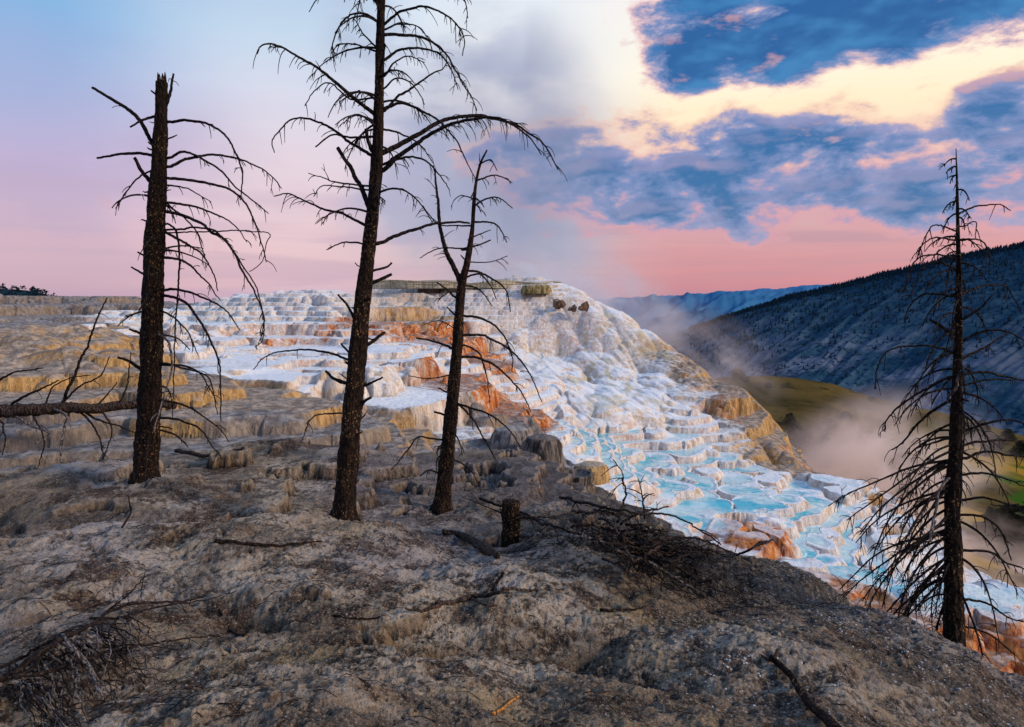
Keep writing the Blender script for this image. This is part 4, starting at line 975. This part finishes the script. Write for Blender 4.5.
one('leaning_twig', 'thin upright twig leaning out of the slope above the bough', 'twig', [(122,528),(129,512),(127,495)], 2.2, 1.2, M_TWIG, lifts=[0, .15, .33])
one('fallen_branch', 'thin curved stick low on the slope, right of the long pale branch', 'fallen branch', [(600,611),(625,613),(645,608)], 3.6, 1.4, M_BARK, .02)
one('fallen_branch', 'dark stick half buried left of the long pale branch', 'fallen branch', [(334,617),(360,619),(390,618)], 3, 1.6, M_BARK, .01)
one('bare_shoot', 'thin bare shoot reaching over the blue terraces from the dark edge', 'twig', [(737,556),(755,546),(773,544)], 2.4, .9, M_TWIG, lifts=[0, .14, .12])
# bark slab
def slab(name, label, cat, pts, w, mat):
    P = [on_ground(*p, .02) for p in pts]; q = crom(P, .04); vs = []; fs = []; b = P[0]; n_ = len(q)
    for i, p in enumerate(q):
        k = math.sin(math.pi * (i + .6) / (n_ + .2)) * w * (1 + random.uniform(-.25, .25))
        for j in range(7):
            a = -1 + 2 * j / 6; vs.append(tuple(p - b + Vector((a * k * .35, a * k * .9, .05 * (1 - a * a) + random.uniform(-.006, .006)))))
        if i:
            for j in range(6): fs.append(((i - 1) * 7 + j, (i - 1) * 7 + j + 1, i * 7 + j + 1, i * 7 + j))
    o = mesh_obj(name, vs, fs, mat); o.location = b; m_ = o.modifiers.new('thick', 'SOLIDIFY'); m_.thickness = .02; tag(o, label, cat)
slab('bark_slab', 'curled dark slab of bark lying left of the stump foot', 'bark', [(442,536),(462,540),(482,548),(498,559)], .10, M_LOG)

# --- flowstone blocks
def mat_rock(name, a_, b_, top):
    m, n, bs = material(name, .9, .2); P = n.new('ShaderNodeNewGeometry').outputs['Position']
    sp_ = n.new('ShaderNodeSeparateXYZ'); n.L.new(n.new('ShaderNodeNewGeometry').outputs['Normal'], sp_.inputs[0])
    st = n.noise(P, 1., 5, .6, sx=(9, 9, .9)); md = n.noise(P, 5, 6, .7)
    c = n.mix(n.ss(st, .38, .62), a_, b_); c = n.mix(n.mul(n.ss(sp_.outputs[2], .6, .9), n.ss(md, .35, .55, .4, 1)), c, top); c = n.mix(n.ss(md, .6, .7, 0, .7), c, tuple(k * .3 for k in a_))
    n.L.new(c, bs.inputs['Base Color']); bump(n, bs, n.add(st, n.mul(md, .6)), .9, .08); return m
R_DARK = mat_rock('dark_flowstone', (.035, .030, .028), (.20, .17, .15), (.16, .14, .13))
R_OLIVE = mat_rock('olive_flowstone', (.10, .075, .02), (.40, .32, .16), (.46, .42, .33))
R_CRUST = mat_rock('pale_crust', (.30, .24, .13), (.56, .50, .38), (.40, .37, .28))
R_TAN = mat_rock('tan_flowstone', (.30, .17, .06), (.60, .40, .18), (.42, .36, .30))
R_BROWN = mat_rock('brown_rock', (.07, .045, .03), (.22, .14, .09), (.28, .2, .15))
def rock(name, label, cat, px, py, d, wpx, hpx, mat, kind='dome', depth=.8, seed=0, group=None, z=None, parts=1):
    """px,py = middle of its foot"""
    s_ = d / FPX; b = at(px, py, d); rx = wpx * s_ / 2; H = hpx * s_; N = 72; prof = []
    if kind == 'bowl': prof = [(0, .78), (.55, .76), (.80, .80), (.90, .98), (.97, 1.0), (1.0, .93), (.96, .7), (.90, .4), (.84, .1), (.82, -.5)]
    elif kind == 'slab': prof = [(0, 1), (.5, 1.0), (.85, .99), (.97, .96), (1.0, .85), (.97, .6), (.90, .42), (.80, .3), (.74, 0), (.72, -.6)]
    elif kind == 'crust': prof = [(0, 1), (.5, 1.0), (.9, .99), (.98, .96), (1.0, .85), (.985, .65), (.96, .45), (.95, .2), (.93, -.6)]
    elif kind == 'block': prof = [(0, 1), (.45, .98), (.7, .9), (.86, .72), (.94, .45), (.97, .2), (1.0, 0), (1.02, -.6)]
    else: prof = [(0, 1), (.35, .96), (.6, .86), (.8, .68), (.92, .45), (.98, .2), (1.0, 0), (1.02, -.6)]
    pr = []
    for (a0, b0), (a1, b1) in zip(prof, prof[1:]):
        for k in range(4): pr.append((a0 + (a1 - a0) * k / 4, b0 + (b1 - b0) * k / 4))
    pr.append(prof[-1]); rr = np.array([p[0] for p in pr]); hh = np.array([p[1] for p in pr]); th = np.linspace(0, 2 * np.pi, N, endpoint=False)
    T, Rr = np.meshgrid(th, rr); _, Hh = np.meshgrid(th, hh)
    cx, sy = np.cos(T), np.sin(T)
    out_ = 1 + .20 * perlin(cx * 1.2 + seed * 3.1, sy * 1.2, seed) + .09 * perlin(cx * 3.5 + seed, sy * 3.5, seed + 1) + .035 * ridged(cx * 9, sy * 9 + Hh * .3, 1, 2, seed + 2)
    bulge = 1 + .06 * perlin(T * 2 + 3, Hh * 4, seed + 9) + (.16 * perlin(cx * 2 + Hh * 2, sy * 2 + Hh, seed + 7) if kind == 'dome' else 0)
    X = rx * Rr * out_ * bulge * cx; Y = rx * depth * Rr * out_ * bulge * sy; Z = H * (Hh + .05 * perlin(X / rx * 3, Y / rx * 3, seed + 4) + (.16 * perlin(X / rx * 1.3 + seed, Y / rx * 1.3, seed + 5) if kind == 'dome' else 0))
    if kind == 'crust': Z = Z + (Hh > .4) * H * .6 * perlin(X * .5 + seed, Y * .5, seed + 3); Y = Y + .35 * perlin(X * .6, Y * .1, seed)
    if kind == 'crag':
        w1 = worley(X / rx * 1.6 + seed, Z / H * 1.2 + Y / rx, 1, seed); k_ = .55 + .6 * w1[2]; X = X * k_; Z = Z * (.65 + .5 * w1[2])
    v = np.stack([X.ravel(), Y.ravel(), Z.ravel()], 1); fs = []
    i = np.arange(len(rr) - 1)[:, None] * N + np.arange(N)[None, :]; j = np.arange(len(rr) - 1)[:, None] * N + (np.arange(N)[None, :] + 1) % N
    f = np.stack([i.ravel(), i.ravel() + N, j.ravel() + N, j.ravel()], 1)
    o = mesh_obj(name, v, f, mat); o.location = b; tag(o, label, cat, group); return o
def crag(name, label, cat, px, py, d, wpx, hpx, mat, seed):
    import bmesh
    rnd = random.Random(seed); s_ = d / FPX; bm = bmesh.new(); r = wpx * s_ / 2; H = hpx * s_
    for k in range(3):
        c_ = Vector((rnd.uniform(-.5, .5) * r, rnd.uniform(-.3, .3) * r, 0)); vs = []
        for i in range(14):
            q = Vector((rnd.gauss(0, 1), rnd.gauss(0, 1), rnd.gauss(0, 1))).normalized(); vs.append(bm.verts.new(c_ + Vector((q.x * r * .6, q.y * r * .6, max(-.4, q.z + .3) * H * (.8 if k == 0 else .5)))))
        bmesh.ops.convex_hull(bm, input=vs)
    me = bpy.data.meshes.new(name); bm.to_mesh(me); bm.free(); me.materials.append(mat); o = bpy.data.objects.new(name, me); COL.objects.link(o); o.location = at(px, py, d); tag(o, label, cat)
rock('flowstone_boulder','dark fluted boulder of old flowstone below the orange falls','rock',541,464,17.3,44,30,R_DARK,'block',seed=3)
rock('flowstone_boulder','low grey rounded block just left of the dark fluted boulder','rock',512,452,18.2,44,26,mat_rock('grey_flowstone',(.09,.08,.075),(.30,.27,.25),(.34,.31,.29)),kind='block',seed=5)
rock('flowstone_ledge','round dark basin rock with a raised rim at the terrace edge','rock',571,494,14,44,22,R_DARK,'bowl',seed=8,depth=.9)
rock('flowstone_ledge','small tan rounded ledge beyond the dark basin rock','rock',592,474,17.4,36,12,R_TAN,'block',seed=9)
rock('rim_ledge','long flat overhanging crust along the top of the mound','rock ledge',456,286,45.5,176,4.5,R_CRUST,'crust',depth=.22,seed=12)
rock('rim_ledge','thick olive end of the overhanging crust, highest at the mound top','rock ledge',536,290,43.6,28,6,R_OLIVE,'block',depth=.7,seed=14)
rock('spring_mound','brown shaggy lump hanging under the flat crust at the mound top','rock',430,297,45.8,24,15,R_BROWN,seed=15)
crag('boulder','jagged brown boulder farthest right on the mound top skyline','rock',585,309,41,15,9,R_BROWN,17)
crag('boulder','brown pointed rock left of the skyline boulder','rock',560,306,42,16,10,R_BROWN,18)
crag('boulder','small brown rock tucked between the pointed rock and the skyline boulder','rock',573,310,41.5,11,6,R_BROWN,19)

# --- loose chips and litter: uncountable
def chips(name, label, n_, spots, size, mat, seed, cat='stone chips'):
    rnd = random.Random(seed); vs = []; fs = []; xs = []; ys = []
    for _ in range(n_):
        s_ = rnd.choice(spots); xs.append(rnd.gauss(s_[0], s_[2])); ys.append(rnd.gauss(s_[1], s_[3]))
    xs = np.array(xs); ys = np.array(ys); zs = hill(xs, ys); zm_ = mound(xs, ys)
    for X, Y, Z, Zm in zip(xs, ys, zs, zm_):
        if Zm > Z or Y < 1.2: continue
        b0 = len(vs); r = rnd.uniform(*size); a = rnd.uniform(0, 6.28); k = rnd.uniform(.35, 1.); h = r * rnd.uniform(.25, .7); tilt = rnd.uniform(-.3, .3)
        m_ = 5
        for j in range(m_):
            t = a + j * 2 * math.pi / m_ + rnd.uniform(-.3, .3); q = r * rnd.uniform(.6, 1)
            cx, cy = q * math.cos(t), q * k * math.sin(t); vs.append((X + cx, Y + cy, Z - .004 + cx * tilt)); 
        for j in range(m_):
            p = vs[b0 + j]; vs.append((X + (p[0] - X) * .75, Y + (p[1] - Y) * .75, p[2] + h))
        for j in range(m_):
            fs.append((b0 + j, b0 + (j + 1) % m_, b0 + m_ + (j + 1) % m_, b0 + m_ + j))
        fs.append(tuple(b0 + m_ + j for j in range(m_)))
    o = mesh_obj(name, vs, fs, mat, smooth=False); tag(o, label, cat, kind='stuff')
def G(px, py, sx, sy): 
    p = on_ground(px, py); return (p.x, p.y, sx, sy)
mc, n, bs = material('chalk', .9, .2); P = n.new('ShaderNodeNewGeometry').outputs['Position']; n.L.new(n.mix(n.ss(n.noise(P, 9, 3), .4, .6), (.34, .33, .34), (.70, .72, .76)), bs.inputs['Base Color'])
chips('chalk_chips', 'white chalky stone chips scattered on the lower right slope', 800, [G(742,660,.22,.3), G(880,640,.35,.35), G(910,660,.3,.3), G(830,625,.4,.4), G(750,680,.3,.2), G(960,690,.3,.25)], (.003, .014), mc, 1)
mg, n, bs = material('grey_grit', .95, .1); P = n.new('ShaderNodeNewGeometry').outputs['Position']; n.L.new(n.mix(n.ss(n.noise(P, 5, 4), .4, .6), (.045, .032, .025), (.34, .28, .23)), bs.inputs['Base Color'])
wide = [(random.uniform(-5, 4.5), random.uniform(2.2, 12), .8, .8) for _ in range(60)]
chips('stone_grit', 'small grey and brown stones scattered over the hillside', 9000, wide, (.004, .018), mg, 2, 'loose stones')
def litter(name, label, n_, spots, mat, seed, L=(.04, .16)):
    rnd = random.Random(seed); mb = MB(); A = []
    for _ in range(n_):
        s_ = rnd.choice(spots); A.append((rnd.gauss(s_[0], s_[2]), rnd.gauss(s_[1], s_[3]), rnd.uniform(0, 6.28), rnd.uniform(*L)))
    A = np.array(A); ex = A[:, 0] + A[:, 3] * np.cos(A[:, 2]); ey = A[:, 1] + A[:, 3] * np.sin(A[:, 2]); mx = (A[:, 0] + ex) / 2; my = (A[:, 1] + ey) / 2 + .01
    zs = [hill(a, b) for a, b in ((A[:, 0], A[:, 1]), (mx, my), (ex, ey))]
    for i in range(n_):
        if A[i, 1] < 1.3 or abs(zs[0][i] - zs[2][i]) > .12: continue
        mb.tube([Vector((A[i, 0], A[i, 1], zs[0][i] + .006)), Vector((mx[i], my[i], max(zs[1][i], (zs[0][i] + zs[2][i]) / 2) + .012)), Vector((ex[i], ey[i], zs[2][i] + .006))], rnd.uniform(.002, .005), .0015, 3, cap=False)
    o = mb.build(name, mat); tag(o, label, 'twig litter', kind='stuff')
litter('twig_litter', 'fine dead twigs and bark bits littering the hillside', 2600, wide + [G(60,590,.5,.4), G(90,700,.5,.3), G(240,520,.6,.5)] * 4, M_LOG, 3)
litter('twig_litter', 'fine twigs gathered thickly under the brush pile', 900, [G(640,545,.7,.7), G(600,530,.6,.6), G(690,575,.5,.4)], M_TWIG, 4, (.1, .35))

# ------------------------------------------------------------------ living trees far off
def mat_leaf(name, a_, b_):
    m, n, bs = material(name, .95, .1); P = n.new('ShaderNodeNewGeometry').outputs['Position']
    n.L.new(n.mix(n.ss(n.noise(P, .9, 3), .4, .62), a_, b_), bs.inputs['Base Color']); return m
M_LEAF = mat_leaf('dark_needles', (.010, .016, .008), (.035, .042, .018)); M_DIST = mat_leaf('distant_needles', (.006, .022, .035), (.012, .035, .055))  # distant needles carry blue aerial haze in their colour
def crown_mesh(h, r, n_, rnd, cone=True, leaf=.5):
    vs = []; fs = []
    for _ in range(n_):
        t = rnd.random() ** .8; z = h * (.08 + .92 * t); rad = r * ((1 - t) ** .8 if cone else math.sqrt(max(0, 1 - (2 * t - .9) ** 2 * .8))) + .05 * r
        a = rnd.uniform(0, 6.28); q = rad * (rnd.random() ** .4); c_ = Vector((q * math.cos(a), q * math.sin(a), z)); b0 = len(vs); s_ = leaf * rnd.uniform(.5, 1.3)
        for k in range(4):
            vs.append(tuple(c_ + Vector((rnd.gauss(0, s_), rnd.gauss(0, s_), rnd.gauss(-.1, s_ * .6)))))
        fs += [(b0, b0 + 1, b0 + 2), (b0, b0 + 2, b0 + 3)]
    return vs, fs
def living(label, cat, px, py, hpx, wpx, d, seed, cone=True, group=None, name='conifer', n_=420):
    rnd = random.Random(seed); r = ray(px, py); k = d / r[1]; X = r[0] * k; s_ = d / FPX
    # walk out to where the hill is at this pixel
    t = np.linspace(70, 420, 1400); zz = shoulder(r[0] / r[1] * t, t); i = int(np.argmax(zz >= r[2] / r[1] * t)) if (zz >= r[2] / r[1] * t).any() else None
    if i is not None and d == 0 or i is not None: d = t[i]
    X = r[0] / r[1] * d; Z = float(shoulder(np.array([X]), np.array([d]))[0]); s_ = d / FPX; b = Vector((X, d, Z - .2))
    root = empty(name, b); tag(root, label, cat, group); h = hpx * s_; w_ = wpx * s_ / 2
    vs, fs = crown_mesh(h, w_, n_, rnd, cone, max(.10 * h, .12 * w_)); mesh_obj('crown', vs, fs, M_LEAF, root, smooth=False)
    mb = MB(); mb.tube([Vector((0, 0, 0)), Vector((0, 0, h * .45)), Vector((0, 0, h * .85))], w_ * .14, w_ * .04, 7); mb.build('trunk', M_BARK, root)
living('round dark juniper alone on the crest of the grassy hill', 'tree', 738, 380, 12, 11, 0, 1, False, name='juniper')
living('small dark juniper just right of the crest juniper', 'tree', 746, 382, 6, 7, 0, 2, False, name='juniper')
living('low juniper on the grassy hillside below the crest, third from the left', 'tree', 768, 388, 6, 6, 0, 3, False, name='juniper')
living('tiny dark bush on the skyline of the grassy hill, right of the junipers', 'bush', 851, 388, 5, 6, 0, 4, False, name='bush')
for q, (px, py, hp, wp) in enumerate([(795,447,24,20),(806,452,20,18),(815,456,16,20),(823,448,20,16),(830,428,10,14),(846,419,8,10),(790,425,12,16),(872,402,6,8),(884,432,9,12),(858,440,9,14),(900,455,10,14)]):
    living('dark scrubby tree low on the grassy hill among its neighbours', 'tree', px, py, hp, wp, 0, 20 + q, q % 3 == 0, 'scattered trees on the grassy hill', name='hill_tree')
for q, (px, py, hp, wp) in enumerate([(981,445,24,22),(994,450,16,20),(1008,440,12,16),(972,438,16,12),(1020,455,14,20),(985,456,8,8)]):
    living('dark green tree at the far edge of the bright meadow', 'tree', px, py, hp, wp, 0, 50 + q, q % 2 == 0, 'trees edging the meadow', name='meadow_tree')
for q, (px, py, hp, wp) in enumerate([(992,556,46,26),(1008,562,56,30),(1022,560,50,30),(978,548,26,22),(1036,560,60,34)]):
    living('large dark spruce below the meadow behind the rightmost dead tree', 'tree', px, py, hp, wp, 0, 80 + q, True, 'dark spruces below the meadow', name='spruce', n_=700)

# distant forest along the mountain crest and slopes
rnd = random.Random(9); vs = []; fs = []
az = np.array([rnd.uniform(14.5, 42) for _ in range(4200)]); dd = np.array([3100 - abs(rnd.gauss(0, 1)) * (25 if i % 3 else 420) for i in range(4200)]); X = dd * np.sin(np.radians(az)); Y = dd * np.cos(np.radians(az)); Z = mountain(X, Y)
for i in range(4200):
    h = rnd.uniform(9, 17); r_ = h * .3; b0 = len(vs); a = rnd.uniform(0, 2)
    for k in range(5): vs.append((X[i] + r_ * math.cos(a + k * 1.257), Y[i] + r_ * math.sin(a + k * 1.257), Z[i] - 2))
    vs.append((X[i], Y[i], Z[i] + h))
    for k in range(5): fs.append((b0 + k, b0 + (k + 1) % 5, b0 + 5))
tag(mesh_obj('mountain_forest', vs, fs, M_DIST, smooth=False), 'distant conifers covering the crest and upper slope of the blue mountain', 'forest', kind='stuff')
# wooded knoll on the left skyline
def knoll(x, y):
    az = np.degrees(np.arctan2(x, y)); d = np.hypot(x, y); e = np.interp(az, [-70, -44, -38.5, -36.8, -35.3, -34.3, -33.2, -32], [.034, .024, .0165, .0150, .0125, .008, .000, -.02])
    return e * 420 - np.abs(d - 420) * .3 + .8 * fbm(x, y, .03, 3, 700)
sheet('wooded_knoll', -70, -30, 200, 330, 480, 30, knoll, M_DIST)
rnd = random.Random(10); vs = []; fs = []; az = np.array([rnd.uniform(-60, -33.6) for _ in range(500)]); dd = np.array([rnd.uniform(395, 425) for _ in az]); X = dd * np.sin(np.radians(az)); Y = dd * np.cos(np.radians(az)); Z = knoll(X, Y)
for i in range(500):
    v_, f_ = crown_mesh(rnd.uniform(1.8, 3.2), 1.6, 22, rnd, True, .5); b0 = len(vs)
    vs += [(X[i] + p[0], Y[i] + p[1], Z[i] + p[2] - .5) for p in v_]; fs += [tuple(k + b0 for k in q) for q in f_]
tag(mesh_obj('knoll_forest', vs, fs, M_DIST, smooth=False), 'dark conifer wood on the low knoll at the left skyline', 'forest', kind='stuff')

# ------------------------------------------------------------------ steam
def steam(name, label, c, rad, dens, col, scale, seed, shear=(0, 0), lo=.45, hi=.75):
    m = bpy.data.materials.new(name + '_vapour'); m.use_nodes = True; n = NT(m.node_tree); n.N.clear()
    o_ = n.new('ShaderNodeOutputMaterial'); v_ = n.new('ShaderNodeVolumePrincipled'); n.L.new(v_.outputs[0], o_.inputs['Volume'])
    T = n.new('ShaderNodeTexCoord').outputs['Object']
    ln = n.new('ShaderNodeVectorMath', operation='LENGTH'); n.L.new(T, ln.inputs[0])
    off = n.new('ShaderNodeVectorMath', operation='ADD'); n.L.new(T, off.inputs[0]); off.inputs[1].default_value = (seed, seed * .7, 0)
    nz = n.noise(off.outputs[0], scale, 4, .6, .6)
    fall = n.ss(ln.outputs['Value'], 1.0, .15)
    n.L.new(n.mul(n.mul(fall, n.ss(nz, lo, hi)), dens), v_.inputs['Density']); v_.inputs['Color'].default_value = tuple(col) + (1,); v_.inputs['Anisotropy'].default_value = .2
    bm_v = []; bm_f = []; N_, M_ = 24, 14
    for i in range(M_ + 1):
        for j in range(N_):
            a = math.pi * i / M_; b = 2 * math.pi * j / N_; bm_v.append((math.sin(a) * math.cos(b), math.sin(a) * math.sin(b), math.cos(a)))
    for i in range(M_):
        for j in range(N_): bm_f.append((i * N_ + j, (i + 1) * N_ + j, (i + 1) * N_ + (j + 1) % N_, i * N_ + (j + 1) % N_))
    o = mesh_obj(name, bm_v, bm_f, m); o.location = c; o.scale = rad; o.rotation_euler = (0, R(shear[0]), 0)
    tag(o, label, 'steam', kind='stuff')
steam('steam', 'grey-blue column of steam rising behind the top of the mound', at(505,170,58), (11, 7, 17), .26, (.62,.68,.82), 1.5, 1, (8, 0), .36, .66)  # low grey-blue albedo: the column's shade is put into its colour
steam('steam', 'low steam drifting over the skyline right of the mound top', at(600,296,48), (8, 5, 3.8), .7, (.85,.84,.92), 2.0, 4, (25, 0), .42, .7)
steam('steam', 'white wisps of steam rising just over the crust at the mound top', at(500,262,47), (6.5, 4, 3.6), .35, (1,1,1), 2.4, 23, (10, 0), .46, .70)
steam('steam', 'thin steam trailing along the right shoulder of the mound', at(700,350,50), (9, 6, 4), .2, (.92,.85,.84), 2.0, 7, (35, 0), .42, .7)
steam('steam', 'thick pinkish steam billowing up below the right side of the terraces', at(872,478,36), (7.8, 5, 5.2), 1.15, (1,.90,.86), 2.1, 12, (-20, 0), .44, .70)  # pink dusk glow tinted into the vapour colour
steam('steam', 'low warm steam at the foot of the terraces behind the rightmost tree', at(940,560,27), (5.2, 4, 2.6), .9, (1,.88,.8), 1.8, 15, (0, 0), .40, .68)  # same warm glow put into the vapour colour
steam('steam', 'faint bluish steam hanging over the left terraces', at(330,300,46), (13, 5, 2.4), .06, (.85,.9,1), 1.6, 19, (0, 0), .36, .66)
scene.cycles.volume_step_rate = 1.0; scene.cycles.volume_max_steps = 96
